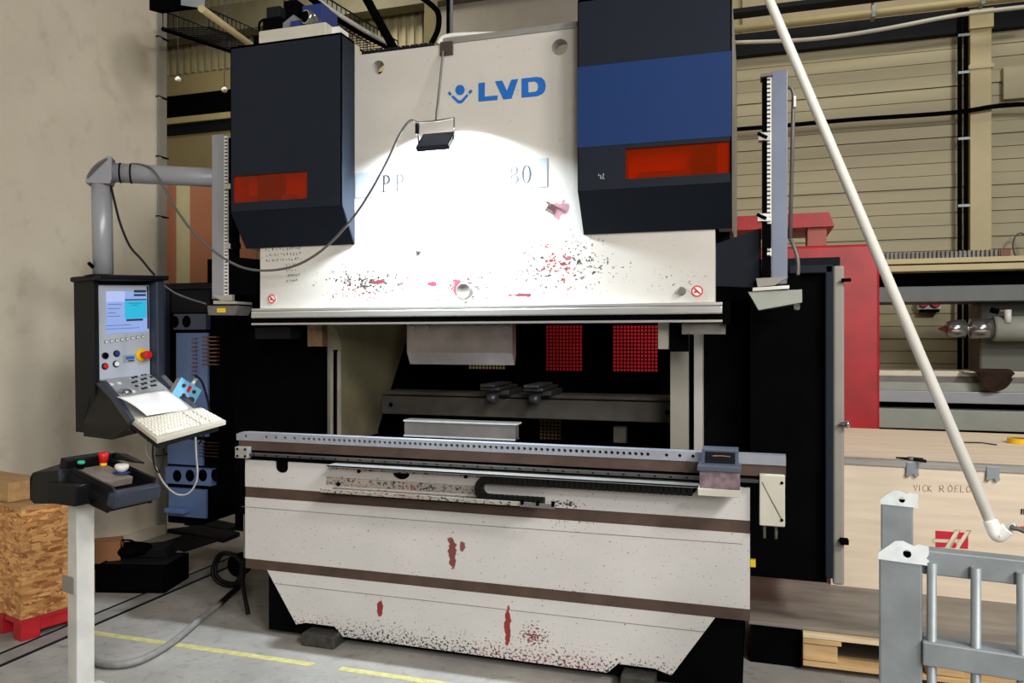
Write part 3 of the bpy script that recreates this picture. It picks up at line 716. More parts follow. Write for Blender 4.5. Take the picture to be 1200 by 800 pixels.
# brackets carrying the posts
pxprism([(838, 286), (892, 267), (892, 337), (838, 335)], 3.43, .03, 'post_bracket', m_hoodlow, pb)
pxprism([(838, 268), (855, 268), (855, 284), (838, 286)], 3.45, .05, 'ram_side_block', m_black, pb)
pxprism([(265, 300), (305, 304), (305, 345), (265, 345)], 3.43, .03, 'post_bracket', m_black, pb)
for (x0, y0, s_) in ((888, 250, 1), (889, 155, 1)):
    pxprism([(x0, y0), (x0+14, y0), (x0+14, y0+9), (x0, y0+9)], 3.385, .05, 'post_clamp', m_alu, lpr)
    G().cyl(pv(x0-1, y0+1 if s_ else y0, 3.38), pv(x0+10, y0+6, 3.38), .007, 8).build('clamp_lever', m_black, lpr)
pxprism([(893, 262), (904, 262), (904, 290), (893, 290)], 3.385, .03, 'post_switch', m_black, lpr)
pxprism([(893, 300), (904, 300), (904, 325), (893, 325)], 3.385, .03, 'post_switch', m_black, lpr)
pxprism([(891, 86), (906, 85), (906, 88), (891, 90)], 3.385, .08, 'post_cap', m_dullsteel, lpr)
for y in (215, 285):
    pxprism([(263, y), (270, y), (270, y+6), (263, y+6)], 3.385, .02, 'post_clamp', m_alu, lpl)
pxprism([(270, 284), (278, 284), (278, 291), (270, 291)], 3.385, .03, 'post_switch', m_black, lpl)
G().tube([pv(923, 102, 3.41), pv(928, 104, 3.41), pv(930, 110, 3.41), pv(926, 280, 3.41)], .008, 8).build('guide_rod', m_dullsteel, lpr)
G().tube(smooth_pts([pv(926, 280, 3.41), pv(930, 288, 3.40), pv(935, 305, 3.39), pv(935, 324, 3.39)]), .008, 8).build('flexible_conduit', m_dullsteel, lpr)
pxprism([(930, 112), (933, 112), (933, 125), (930, 125)], 3.395, .02, 'rod_label', m_whitepl, lpr)
# hydraulic unit on top of the left hood
hz = pv(345, 36, 3.45).z-.062
a, b_ = pv(310, 44, 3.45).x, pv(388, 38, 3.45).x
hu = G().box(a, b_, 3.40, 3.75, hz-.2, hz+.062, .004).build('valve_base', m_cream, pb)
def vb(x0, x1, z0_, z1_, y0, y1, mt, nm): return G().box(pv(x0, 30, 3.5).x, pv(x1, 30, 3.5).x, y0, y1, hz+z0_, hz+z1_, .004).build(nm, mt, hu)
vb(313, 334, .062, .155, 3.46, 3.56, m_black, 'solenoid'); vb(316, 332, .155, .215, 3.47, 3.55, m_dark, 'solenoid'); vb(330, 345, .12, .26, 3.52, 3.6, m_black, 'solenoid')
pxprism([(324, 33), (344, 17), (352, 31), (348, 37), (326, 40)], 3.48, .09, 'valve_body', M('grey_valve', rgb(120, 124, 128), .5, 0, .1), hu)
vb(345, 357, .062, .12, 3.46, 3.56, m_blue, 'motor_block'); vb(354, 377, .062, .21, 3.5, 3.66, m_blue, 'motor_block')
p = pv(359, 20, 3.46); G().lathe(p+Vector((.02, .06, 0)), (-.35, -1, 0), [(0, .04), (.06, .04), (.07, .036), (.071, .03), (.062, .028)], 20).build('motor_cap', m_silver, hu)
G().lathe(p+Vector((.02, .06, 0)), (-.35, -1, 0), [(.05, .028), (.075, .027), (.085, .02)], 16).build('motor_cover', m_black, hu)
vb(302, 309, -.01, .07, 3.46, 3.5, m_black, 'plug')
G().tube(smooth_pts([pv(304, 38, 3.47), pv(304, 28, 3.47), pv(309, 23, 3.47), pv(316, 23, 3.47)]), .006, 6).build('plug_cable', m_black, hu)
vb(388, 402, .0, .06, 3.46, 3.56, m_whitepl, 'terminal_box')

# tools clamped and lying in the machine
u0, u1 = pv(478, 400, 3.38).x, pv(601, 400, 3.38).x
g = G().plate([(3.37, 1.569), (3.37, 1.435), (3.405, 1.378), (3.412, 1.378), (3.43, 1.43), (3.43, 1.569)], lambda y, z, t: Vector((u0+t, y, z)), u1-u0)
pu_ = thing('punch', 'wide brown-grey steel punch clamped under the ram', 'tool', ((u0+u1)/2, 3.40, 1.378))
g.build('punch_blade', M('punch_steel', rgb(124, 116, 112), .38, .6, .2, 10), pu_)
for x in (483, 501, 540.5, 561, 581, 594): p = pv(x, 385.5, 3.37); G().lathe((p.x, 3.37, 1.556), (0, -1, 0), [(0, .011), (.006, .011), (.008, .007)], 10).build('screw', m_dullsteel, pu_)
u0, u1 = pv(474, 505, 3.4).x, pv(607, 505, 3.4).x
dz0 = 1.028
dt = thing('die_block', 'short grey die block with bright edges standing on the die rail', 'tool', ((u0+u1)/2, 3.42, dz0))
G().box(u0, u1-.012, 3.40, 3.45, dz0, dz0+.08).build('die_body', m_dullsteel, dt)
G().box(u0, u1, 3.385, 3.46, dz0+.073, dz0+.082, .002).build('bright_edge', m_galvb, dt, label='bright machined top edge')
G().box(u0, u1-.012, 3.39, 3.455, dz0, dz0+.008, .001).build('bright_edge', m_galvb, dt, label='bright machined lower edge')

# ------------------------------------------------------------------ electrical cabinet left of the machine
VC = 4.2
c0, c1 = pv(187, 400, VC).x, -2.7
z1c, z0c = pv(220, 331, VC).z, pv(195, 613, VC).z
ec_ = thing('electrical_cabinet', 'tall open electrical cabinet with blue mounting plates, at the left end of the press brake', 'cabinet', ((c0+c1)/2, VC+.2, z0c))
cb0 = pv(196, 400, VC).x
G().box(cb0-.02, cb0+.25, VC+.03, VC+.5, z0c, z1c).box(cb0+.25, c1, VC+.03, VC+.5, z0c+.15, z1c).build('cabinet_body', m_black, ec_)  # solid black stands for the unlit inside of the cabinet
G().box(c0, cb0, VC-.02, VC+.03, pv(190, 470, VC).z, z1c, .006).build('door_edge', m_navyplastic, ec_)
for (x0, x1, y0, y1, mt, pr, nm) in ((196, 258, 333, 338, m_dark, .02, 'top_bar'), (199, 245, 340, 366, m_dark, 0, 'upper_plate'), (205, 243, 368, 386, M('dim_blue', rgb(62, 72, 92), .5, 0, .1), .025, 'gland_plate'),
                                  (205, 242, 390, 512, m_cabblue, 0, 'mounting_plate'), (195, 236, 514, 546, m_cabblue, .0, 'mounting_plate'), (196, 250, 546, 569, m_cabblue, .03, 'gland_plate'), (196, 240, 571, 608, m_cabblue, 0, 'mounting_plate')):
    a, b_ = pv(x0, y0, VC), pv(x1, y1, VC)
    o = G().box(a.x, b_.x, VC+.01-pr, VC+.031, b_.z, a.z, .002).build(nm, mt, ec_)
    if nm == 'gland_plate':
        for k in range(2 if y0 < 400 else 4):
            xx = (204+14*k if y0 < 400 else 207+15*k); q = pv(xx, (y0+y1)/2-.3*k, VC+.005-pr)
            G().plate(circ(q.x, q.z, .034, 16, .04), lambda x, z, t: Vector((x, VC+.0085-pr+t, z)), .002).build('round_hole', m_black, o)
a, b_ = pv(200, 593, VC), pv(222, 600, VC)
G().box(a.x, b_.x, VC-.06, VC+.01, b_.z, a.z, .003).build('small_bracket', m_cabblue, ec_)
for (x0, x1, ya, yb, n) in ((225, 230, 396, 443, 11), (237, 254, 394, 426, 8)):
    for k in range(n):
        y = ya+(yb-ya)*k/(n-1); a, b_ = pv(x0, y, VC), pv(x1, y+1.6, VC)
        G().box(a.x, b_.x, VC-.004, VC+.028, b_.z, a.z).build('vent_slat', m_slot, ec_)
for k in range(5):
    a, b_ = pv(232, 518+k*4, VC), pv(255, 519.2+k*4, VC); G().box(a.x, b_.x, VC-.004, VC+.028, b_.z, a.z).build('vent_slat', m_slot, ec_)
G().box(pv(231, 300, VC).x, pv(237, 300, VC).x, VC+.1, VC+.14, z1c, pv(234, 304, VC+.1).z).build('cabinet_pole', m_black, ec_)

# ------------------------------------------------------------------ work lamp hanging before the ram
LN = Vector((0, math.sin(math.radians(44)), -math.cos(math.radians(44))))
lc = pd(511, 166, 3.46)
wlmp = thing('work_lamp', 'small glaring floodlight in a bent bracket, hung from the top of the ram', 'lamp', lc)
lf = Fr(lc, (1, 0, 0), Vector((1, 0, 0)).cross(LN)*-1, LN)     # c points where the lamp shines
lf.B = LN.cross(Vector((1, 0, 0)))
G().box(-.075, .075, -.055, .055, -.012, .0, .003, lf).build('lamp_back', m_navyplastic, wlmp)
g = G()
for q in ((-.078, .078, .052, .058), (-.078, .078, -.058, -.052), (-.078, -.072, -.058, .058), (.072, .078, -.058, .058)): g.box(q[0], q[1], q[2], q[3], -.012, .012, 0, lf)
g.build('lamp_rim', m_dark, wlmp)
G().box(-.07, .07, -.05, .05, .001, .002, 0, lf).build('lamp_panel', E('led_panel', (1, .97, .93, 1), 30), wlmp)
for k in range(5): G().box(-.06, .06, -.035+k*.016, -.03+k*.016, -.024, -.012, 0, lf).build('cooling_fin', m_navyplastic, wlmp) if False else None
ta, tb = lc+Vector((-.088, 0, .095)), lc+Vector((.088, .0, .10))
G().tube([lc+Vector((-.086, .0, .0)), ta, (ta+tb)/2+Vector((0, 0, -.004)), tb, lc+Vector((.086, 0, .0))], .0045, 6).build('lamp_bracket', m_silver, wlmp)
p = pv(524, 58, VR)
G().tube([p+Vector((.0, -.03, -.01)), p+Vector((-.006, -.035, -.02)), (ta+tb)/2], .0055, 6).build('hanger_rod', m_dullsteel, wlmp)
G().box(p.x-.033, p.x+.033, VR-.012, VR, p.z-.03, p.z+.035, .003).box(p.x-.008, p.x+.008, VR-.04, VR-.01, p.z-.02, p.z-.008).build('magnet_plate', M('brown_plate', rgb(74, 62, 56), .5, .2, .2), wlmp)
G().cyl(ta+Vector((-.004, 0, -.008)), ta+Vector((-.004, 0, -.055)), .010, 10).build('cable_gland', m_dark, wlmp)
ld = bpy.data.lights.new('floodlight', 'AREA'); ld.shape = 'RECTANGLE'; ld.size = .13; ld.size_y = .09; ld.energy = 96; ld.color = (.80, .91, 1.0); ld.spread = math.radians(150)
lo_ = bpy.data.objects.new('floodlight', ld); COL.objects.link(lo_); lo_.location = lc+LN*.006
lo_.rotation_euler = LN.to_track_quat('-Z', 'Y').to_euler()
g = G().tube(smooth_pts([ta+Vector((-.004, 0, 0)), pd(480, 142, 3.44), pd(468, 158, 3.43), pd(455, 186, 3.40), pd(432, 228, 3.42), pd(408, 262, 3.50), pd(375, 295, 3.60), pd(340, 313, 3.70), pd(300, 316.5, 3.78), pd(268, 306, 3.84), pd(232, 278, 3.86), pd(205, 243, 3.90), pd(188, 212, 3.94), pd(178, 198, 3.97), pd(166, 193, 3.99), pd(154, 192, 3.99)], 8), .006, 8)
tag(g.build('lamp_cable', m_cable), 'long grey cable sagging from the floodlight to the grey swing arm', 'cable')

# ------------------------------------------------------------------ control pendant on its swing arm
cp = thing('control_pendant', 'machine control pendant with lit screen and red stop button, hanging from a grey swing arm', 'control panel', pd(140, 515, 3.95))
A0, A1 = pd(128, 202, 3.97), pd(265, 209, 4.14)
Ax = (A1-A0).normalized()
arm = G().tube([A0, A1, A1+Ax*.25], .050, 20).build('swing_arm', m_postd, cp)
for d_ in (.05, .10): G().tube([A0+Ax*d_, A0+Ax*(d_+.008)], .052, 20).build('arm_strap', m_black, arm)
D0, D1 = pd(119, 212, 3.97), pd(121, 322, 3.97)
G().tube([D0, D1], .049, 20).build('drop_tube', m_postd, cp)
# mitred elbow
n_ = Ax.cross(Vector((0, 0, 1))).normalized()
el = pxp = [pd(x, y, 3.97) for x, y in ((102.5, 216), (131, 217), (133, 212), (133, 186), (128, 185), (104, 208))]
g = G(); fa = [g.bm.verts.new(q-n_*-.052) for q in el]; fb = [g.bm.verts.new(q-n_*.052) for q in el]
g.face(fa); g.face(fb)
for i in range(6): g.face([fa[i], fa[(i+1) % 6], fb[(i+1) % 6], fb[i]])
elb = g.build('elbow', m_postd, cp)
e0, e1 = pd(104.5, 213, 3.95), pd(131.5, 186, 3.95)
ec0 = (e0+e1)/2; eA = (e1-e0)/2; eB = Vector((-ST, CT, 0))*.05+(pd(121, 203, 3.95)-ec0)*.75; eN = eA.cross(eB).normalized()
eN = eN if eN.dot(CAM-ec0) > 0 else -eN
G().plate(circ(0, 0, 1, 28), lambda x, z, t: ec0+eA*x*1.04+eB*z+eN*t, .010).build('elbow_cover', m_dullsteel, elb, label='dark oval cover on the slanted elbow face')
G().lathe(pd(121, 325, 3.97), (0, 0, 1), [(0, .085), (.008, .085), (.014, .06)], 24).build('collar', m_plastic, cp)
G().cyl(pd(109, 313, 3.92), pd(104, 308, 3.92), .010, 8).build('lock_screw', m_black, cp)
# the box: frame through the four corners of its face
BL, BRr, TL, TR = pd(116.5, 445, 3.95), pd(176, 438.5, 4.20), pd(115, 334, 3.95), pd(175.5, 331.5, 4.20)
Av = BRr-BL; Cv = TL-BL; Bv = Av.cross(Cv).normalized()
if Bv.dot(BL-CAM) < 0: Bv = -Bv
FW = Av.length; FH = Cv.length
ff = Fr(BL, Av/FW, Bv, Cv/FH)                                   # b runs into the box, metres
fas = G().box(0, FW, 0, .02, 0, FH, .002, ff).build('fascia', m_fascia, cp)
g = G().box(-.008, FW+.03, .02, .16, -.25, FH+.03, .008, ff)
hs_ = g.build('housing', m_plastic, cp)
g = G()
g.box(-.034, -.002, -.008, .16, -.27, FH+.03, .004, ff); g.build('cheek', m_plastic, cp)
g = G().box(FW+.004, FW+.055, -.055, .16, -.12, FH+.03, .010, ff); g.build('cheek', m_navyplastic, cp)
g = G().box(-.05, FW+.065, -.085, .17, FH+.022, FH+.050, .010, ff); g.build('visor', m_plastic, cp)
def fpx(x, y, b=0):                                             # a point on the face seen at pixel x, y
    q = pp(x, y, BL+Bv*b, Bv)-BL
    return q.dot(ff.A), q.dot(ff.C)
def fquad(x0, y0, x1, y1, b0, b1, mat, nm, par=fas, bev=0, sh=-.06):
    a0, c1_ = fpx(x0, y0); a1, _ = fpx(x1, y0+sh*(x1-x0)); _, c0_ = fpx(x0, y1)
    return G().box(a0, a1, b0, b1, c0_, c1_, bev, ff).build(nm, mat, par)
scr = fquad(118.8, 341.5, 168, 391.5, -.002, .004, E('screen_glow', (.34, .48, .92, 1), .85), 'screen')
m_scr_l = E('screen_pale', (.50, .60, .98, 1), .9); m_cyan = E('screen_cyan', (.03, .56, .84, 1), .85); m_scr_d = M('screen_dark', rgb(40, 66, 84), .4, 0, 0)
fquad(119, 341.5, 141, 354, -.003, -.002, m_scr_l, 'screen_header', fas)
fquad(141.5, 354, 167, 375, -.0036, -.002, m_cyan, 'screen_dialog', fas)
fquad(152, 341.8, 166, 344.8, -.0036, -.002, m_scr_d, 'screen_readout', fas); fquad(152, 346.5, 166, 349, -.0036, -.002, m_scr_d, 'screen_readout', fas)
fquad(141.5, 352, 167, 353.5, -.0036, -.002, m_scr_d, 'screen_line', fas); fquad(144.5, 375.5, 164, 378, -.0036, -.002, m_scr_d, 'screen_buttons', fas)
fquad(167, 338, 168.6, 388, -.004, .004, m_dark, 'screen_edge', fas)
for (y, xa, xb) in ((357, 122, 138), (362, 122, 136), (367, 122, 132), (371, 121, 137), (382, 121, 150), (386, 121, 160), (358.5, 146, 162), (361, 150, 158)):
    fquad(xa, y-.06*(xa-119), xb, y+.5-.06*(xa-119), -.0042, -.002, m_scr_d if y > 358.4 and xa > 140 else m_blue, 'screen_text', fas)
for k in range(8):
    x = 122+k*6.15; y = 401-.09*(x-122); a, c = fpx(x, y)
    G().box(a-.0075, a+.0075, -.003, 0, c-.0075, c+.0075, 0, ff).build('soft_key', m_dark, fas)
    G().box(a-.0055, a+.0055, -.005, 0, c-.0055, c+.0055, 0, ff).build('soft_key_cap', m_whitepl, fas)
def fbutton(x, y, r, mats, nm):
    a, c = fpx(x, y); P = ff(a, 0, c)
    G().lathe(P, -ff.B, [(0, r), (.008, r), (.010, r*.85)], 16).build(nm+'_ring', m_dark, fas)
    G().lathe(P, -ff.B, [(.008, r*.78), (.014, r*.75), (.016, r*.6)], 16).build(nm, mats, fas)
fbutton(121.5, 417, .017, m_black, 'button'); fbutton(134.8, 415.2, .017, m_blue, 'button'); fbutton(121.8, 429.3, .017, m_red, 'button'); fbutton(134.8, 427.3, .017, m_whitepl, 'button')
fquad(143, 417.5, 157, 427, -.002, 0, m_fascia2, 'label_plate'); fquad(146, 419.5, 156, 423, -.003, 0, m_logo, 'label_print'); fquad(149, 424, 156, 425.5, -.003, 0, m_ink, 'label_print')
a, c = fpx(165, 418.5); P = ff(a, 0, c)
es = G().lathe(P, -ff.B, [(0, .036), (.006, .036), (.010, .032)], 24).build('stop_backing', m_yellow, fas, label='yellow backing disc')
G().lathe(P, -ff.B, [(.008, .016), (.035, .017), (.036, .022), (.06, .022), (.066, .016)], 20).build('emergency_stop', m_red, fas, label='red mushroom stop button')
# sloping desk with keypad, side wall and tray below
DL, DR = pd(153, 493, 3.62), pd(231, 478, 3.96)
dA = DR-DL
def dq(p, q, r_, s_, t): return [p-Vector((0, 0, t)), q-Vector((0, 0, t)), r_-Vector((0, 0, t)), s_-Vector((0, 0, t)), p, q, r_, s_]
desk = G().hexa(dq(DL, DR, BRr, BL, .02)).build('keypad_desk', m_fascia2, cp)
def on_desk(x, y):
    n = (BRr-DL).cross(BL-DR).normalized(); return pp(x, y, (DL+DR+BL+BRr)/4, n), n
nz = on_desk(150, 460)[1]; nz = nz if nz.z > 0 else -nz
dxa = (BRr-BL).normalized(); dya = nz.cross(dxa).normalized()
def dfr(x, y): return Fr(on_desk(x, y)[0], dxa, dya, nz)
for r_ in range(4):
    for k in range(7):
        x = 152+r_*3.9+k*3.55; y = 444+r_*4.3-k*1.15+ (0 if k < 5 else .6)
        G().box(-.0065, .0065, -.006, .006, 0, .005, 0, dfr(x, y)).build('keypad_key', m_dark if (r_+k) % 3 else m_fascia, desk)
for (x, y) in ((130.5, 450.5), (139.5, 449.3), (135.5, 462.5), (156, 459)): G().box(-.009, .009, -.008, .008, 0, .005, 0, dfr(x, y)).build('keypad_key', m_whitepl, desk)
f_ = dfr(146.5, 459.5); G().lathe(f_.O, f_.C, [(0, .034), (.006, .034), (.010, .028), (.016, .022), (.020, .012), (.021, .003)], 20).build('trackball', m_silver, desk)
# side panels of the desk (black, thick)
def slab(pts, off, name, mat):
    g = G(); a_ = [g.bm.verts.new(q) for q in pts]; b2 = [g.bm.verts.new(q+off) for q in pts]
    g.face(a_); g.face(b2)
    for i in range(len(pts)): j = (i+1) % len(pts); g.face([a_[i], a_[j], b2[j], b2[i]])
    return g.build(name, mat, cp)
side = [pd(x, y, d_) for x, y, d_ in ((109, 449, 3.93), (118, 446, 3.92), (134, 464, 3.80), (153.5, 494, 3.61), (152, 499, 3.62), (158, 508, 3.64), (131, 515, 3.78), (98, 511, 3.93), (98, 494, 3.94))]
slab(side, (BRr-BL).normalized()*.012-Vector((0, 0, 0)), 'desk_side', m_plastic)
rim = [pd(x, y, d_) for x, y, d_ in ((112, 449, 3.92), (120, 446, 3.91), (135, 463, 3.79), (154, 492, 3.60), (150, 497, 3.60), (130, 468, 3.79))]
slab(rim, (BRr-BL).normalized()*.02, 'desk_rim', m_navyplastic)
rim2 = [pd(x, y, d_) for x, y, d_ in ((180, 441, 4.18), (188, 440, 4.17), (205, 458, 4.06), (228, 479, 3.94), (222, 480, 3.93), (200, 462, 4.05))]
slab(rim2, (BRr-BL).normalized()*.03, 'desk_rim', m_navyplastic)
under = [pd(x, y, d_) for x, y, d_ in ((98, 490, 3.98), (131, 505, 3.82), (160, 500, 3.66), (232, 482, 4.0), (180, 470, 4.2), (150, 450, 4.2))]
g = G(); u_ = [q for q in (DL, DR, BRr, BL)]
g.hexa([DL+Vector((0, 0, -.045)), DR+Vector((0, 0, -.045)), BRr+Vector((0, 0, -.26)), BL+Vector((0, 0, -.28)), DL+Vector((0, 0, -.021)), DR+Vector((0, 0, -.021)), BRr+Vector((0, 0, -.021)), BL+Vector((0, 0, -.021))])
g.build('desk_underside', m_plastic, cp)
# keyboard tray and keyboard
KFL, KFR, KBL, KBR = pd(184, 514.5, 3.55), pd(265, 492.5, 3.90), pd(151, 489, 3.63), pd(236, 477, 3.98)
t_ = Vector((0, 0, -.022))
G().hexa([KFL+t_*1.9, KFR+t_*1.9+(KFL-KFR)*.12, KBR+t_*1.9, KBL+t_*1.9, KFL+t_*1.2, KFR+t_*1.2+(KFL-KFR)*.12, KBR+t_*1.2, KBL+t_*1.2]).build('keyboard_tray', m_plastic, cp)
kb = thing('keyboard', 'beige computer keyboard lying on the pendant tray under a paper sheet', 'keyboard', (KFL+KFR+KBL+KBR)/4+t_)
G().hexa([KFL+t_, KFR+t_, KBR+t_, KBL+t_, KFL, KFR, KBR, KBL], .003).build('keyboard_case', m_beige, kb)
kn = (KFR-KFL).cross(KBL-KFL).normalized()
def kp(s_, t2, h=0): return KFL.lerp(KFR, s_).lerp(KBL.lerp(KBR, s_), t2)+kn*h
def keyblock(s0, s1, n, rows):
    for r_ in range(rows):
        for k in range(n):
            a_ = s0+(s1-s0)*(k+.1)/n; b2 = s0+(s1-s0)*(k+.9)/n; c_ = .10+.78*(r_+.1)/rows; d_ = .10+.78*(r_+.88)/rows
            if r_ == 0 and n > 8 and 3 <= k < 9:
                if k > 3: continue
                b2 = s0+(s1-s0)*(8.9)/n
            G().hexa([kp(a_, c_), kp(b2, c_), kp(b2, d_), kp(a_, d_), kp(a_+.002, c_+.02, .008), kp(b2-.002, c_+.02, .008), kp(b2-.002, d_-.02, .008), kp(a_+.002, d_-.02, .008)]).build('key', m_key, kb)
keyblock(.03, .64, 14, 6); keyblock(.66, .78, 3, 5); keyblock(.80, .97, 4, 5)
# sheet of paper across the desk
q = [pd(137, 467.5, 3.74), pd(193, 458.5, 4.03), pd(222, 481.5, 3.93), pd(172, 489.5, 3.66)]
g = G(); N = 6; vv = {}
for i in range(N+1):
    for j in range(N+1):
        s_, t2 = i/N, j/N
        P_ = q[0].lerp(q[1], s_).lerp(q[3].lerp(q[2], s_), t2); vv[i, j, 0] = g.bm.verts.new(P_+Vector((0, 0, .012+.010*math.sin(PI*t2)))); vv[i, j, 1] = g.bm.verts.new(P_+Vector((0, 0, .0105+.010*math.sin(PI*t2))))
for i in range(N):
    for j in range(N):
        for k in (0, 1): g.face([vv[i, j, k], vv[i+1, j, k], vv[i+1, j+1, k], vv[i, j+1, k]], True)
    for a_, b2 in (((i, 0), (i+1, 0)), ((i, N), (i+1, N)), ((0, i), (0, i+1)), ((N, i), (N, i+1))):
        g.face([vv[a_+(0,)], vv[b2+(0,)], vv[b2+(1,)], vv[a_+(1,)]])
tag(g.build('paper_sheet', m_paper), 'white sheet of paper lying over the keypad and keyboard', 'paper')
# small blue hand unit beside the desk
hc = pd(219, 459, 4.06)
hx = (pd(232, 464, 4.10)-pd(208, 449, 4.02)).normalized(); hz_ = Vector((-.12, 0, 1)).normalized(); hy = hz_.cross(hx).normalized(); hz_ = hx.cross(hy)
hf = Fr(hc, hx, hy, hz_)
hb = thing('hand_controller', 'small light blue switch box with a cable, clipped beside the pendant keypad', 'control box', hc-Vector((0, 0, .06)))
G().box(-.066, .066, 0, .05, -.05, .05, .004, hf).build('box_body', m_grey, hb)
G().box(-.066, .066, -.004, 0, -.05, .05, .001, hf).build('box_face', m_bluebox, hb)
for (a_, c_, mt) in ((-.035, .018, m_ink), (.03, .018, m_ink), (-.01, -.026, m_ink)): G().lathe(hf(a_, -.004, c_), -hf.B, [(0, .009), (.01, .009), (.014, .006)], 10).build('switch', mt, hb)
G().lathe(hf(.036, -.004, -.03), -hf.B, [(0, .018), (.014, .017), (.018, .012)], 14).build('dial', m_ink, hb)
G().box(-.008, .008, -.008, -.004, .0, .035, 0, hf).build('indicator', m_red, hb)
G().tube([hf(.015, .02, .05), hf(.018, .02, .10)], .012, 10).build('cable_gland', m_galvb, hb)
G().tube(smooth_pts([hf(.018, .02, .10), pd(229, 440, 4.08), pd(236, 446, 4.1), pd(241, 460, 4.12), pd(246, 480, 4.14), pd(248, 492, 4.14)]), .006, 7).build('box_cable', m_rubber, hb)
# hanging leads
g = G().tube(smooth_pts([pd(173, 511, 3.66), pd(172, 530, 3.66), pd(181, 545, 3.66), pd(192, 566, 3.66), pd(207, 579, 3.66), pd(222, 577, 3.68), pd(231, 560, 3.70), pd(230, 535, 3.72), pd(229, 512, 3.74)]), .005, 7)
tag(g.build('keyboard_lead', m_hose), 'pale keyboard lead looping down below the pendant tray', 'cable')
g = G().tube(smooth_pts([pd(180, 513, 3.62), pd(179, 530, 3.63), pd(181, 546, 3.64), pd(186, 553, 3.64), pd(190, 545, 3.66), pd(192, 525, 3.68)]), .004, 6)
tag(g.build('thin_lead', m_rubber), 'thin dark lead dangling under the left side of the keyboard', 'cable')
g = G().tube(smooth_pts([pd(130, 218, 3.95), pd(134, 235, 3.94), pd(141, 262, 3.95), pd(152, 288, 3.96), pd(165, 303, 3.98), pd(174, 314, 4.0), pd(181, 322, 4.0)]), .006, 7)
tag(g.build('pendant_cable', m_rubber), 'dark cable hanging from the arm elbow to the back of the pendant', 'cable')
g = G().tube(smooth_pts([pd(192, 334, 4.12), pd(205, 343, 4.12), pd(222, 350, 4.12), pd(242, 356, 4.1)]), .005, 7)
tag(g.build('laser_lead', m_cable), 'thin grey lead running from the pendant to the left laser box', 'cable')
g = G().tube(smooth_pts([pd(229, 497, 3.93), pd(232, 503, 3.90), pd(238, 506, 3.86), pd(238, 512, 3.84), pd(233, 520, 3.86)]), .004, 6)
tag(g.build('mouse_lead', m_rubber), 'short black lead hanging over the front edge of the keyboard', 'cable')

# ------------------------------------------------------------------ two-hand operator console
c0_ = pd(84, 549, 3.05)
f0 = yawf((c0_.x, c0_.y, 0), 65+17.56)
oc = thing('operator_console', 'two-hand operator console with red stop button on a pale grey post, front left', 'control stand', f0(.04, -.08, 0))
# post, placed so that its near corner falls at the picture's post
pc = pd(90, 690, 3.08); fpst = yawf((pc.x, pc.y, 0), 57+17.56)
G().box(0, .072, 0, .072, .012, .905, .004, fpst).build('post', m_post, oc)
G().box(-.12, .2, -.12, .2, 0, .012, .003, fpst).build('base_plate', m_post, oc)
G().box(-.003, .002, .02, .11, .47, .54, .002, fpst).build('post_flap', m_grey, oc)
ps = (pd(131, 572, 2.952)-c0_).length
def cpt(x, y, d_): return pd(x, y, d_)
fb_ = Fr(c0_, f0.A, f0.B*-1, (0, 0, 1))                        # a: away, b: towards the front (down slope), c: up
sl = Vector(fb_(0, .233, -.055))-c0_; bdir = sl.normalized(); cn = fb_.A.cross(bdir).normalized(); cn = cn if cn.z > 0 else -cn
cf = Fr(c0_, fb_.A, bdir, cn)
# tub: floor, side walls and a rounded front bar
g = G().box(-.012, .19, -.02, .245, -.10, -.045, .006, cf)
g.box(-.012, .0, -.03, .25, -.10, .0, .004, cf).box(.178, .195, -.03, .25, -.10, .01, .004, cf).box(-.012, .195, -.06, -.02, -.09, .03, .006, cf)
tub = g.build('console_tub', m_plastic, oc)
G().box(.004, .150, .0, .17, -.035, -.004, .003, cf).build('switch_plate', M('worn_switch_plate', rgb(116, 106, 98), .6, 0, .2, 20), tub)
G().box(-.016, .20, .235, .285, -.075, -.012, .014, cf).build('front_bar', m_navyplastic, tub)
def cpx(x, y, lift=0): return pp(x, y, c0_+cn*lift, cn)
def cbut(x, y, prof, mt, nm, n=18): G().lathe(cpx(x, y, -.004), cn*.3+Vector((0, 0, 1)), prof, n).build(nm, mt, tub)
cbut(94.5, 549, [(0, .012), (.018, .012)], m_black, 'button_base'); cbut(94.8, 548.5, [(.018, .014), (.026, .015), (.031, .011)], m_teal, 'green_button')
cbut(121, 545.5, [(0, .014), (.012, .013)], m_yellow, 'stop_collar'); cbut(121, 545, [(.010, .016), (.035, .019), (.048, .020), (.054, .015)], m_red, 'emergency_stop', 20)
cbut(142, 554, [(0, .034), (.004, .034)], m_blue, 'dial_disc'); cbut(142.5, 553.5, [(.004, .016), (.018, .026), (.030, .027), (.034, .022)], m_whitepl, 'white_palm_button')
# cowls over the side buttons
cow = [pd(x, y, d_) for x, y, d_ in ((35, 560, 3.10), (38, 554, 3.10), (45, 551.5, 3.10), (68, 551, 3.02), (70, 566, 3.0), (68, 590, 3.0), (40, 590, 3.08), (35, 585, 3.1))]
g = G(); off = fb_.A*.10
a_ = [g.bm.verts.new(q) for q in cow]; b2 = [g.bm.verts.new(q+off+Vector((0, 0, .012))) for q in cow]; g.face(a_); g.face(b2)
for i in range(len(cow)): j = (i+1) % len(cow); g.face([a_[i], a_[j], b2[j], b2[i]])
g.build('button_cowl', m_plastic, oc)
sidep = [pd(x, y, d_) for x, y, d_ in ((66, 552, 3.03), (85, 548.5, 3.04), (131, 571, 2.94), (138, 586, 2.93), (90, 584, 3.0), (66, 570, 3.03))]
g = G(); a_ = [g.bm.verts.new(q) for q in sidep]; b2 = [g.bm.verts.new(q+fb_.A*.012) for q in sidep]; g.face(a_); g.face(b2)
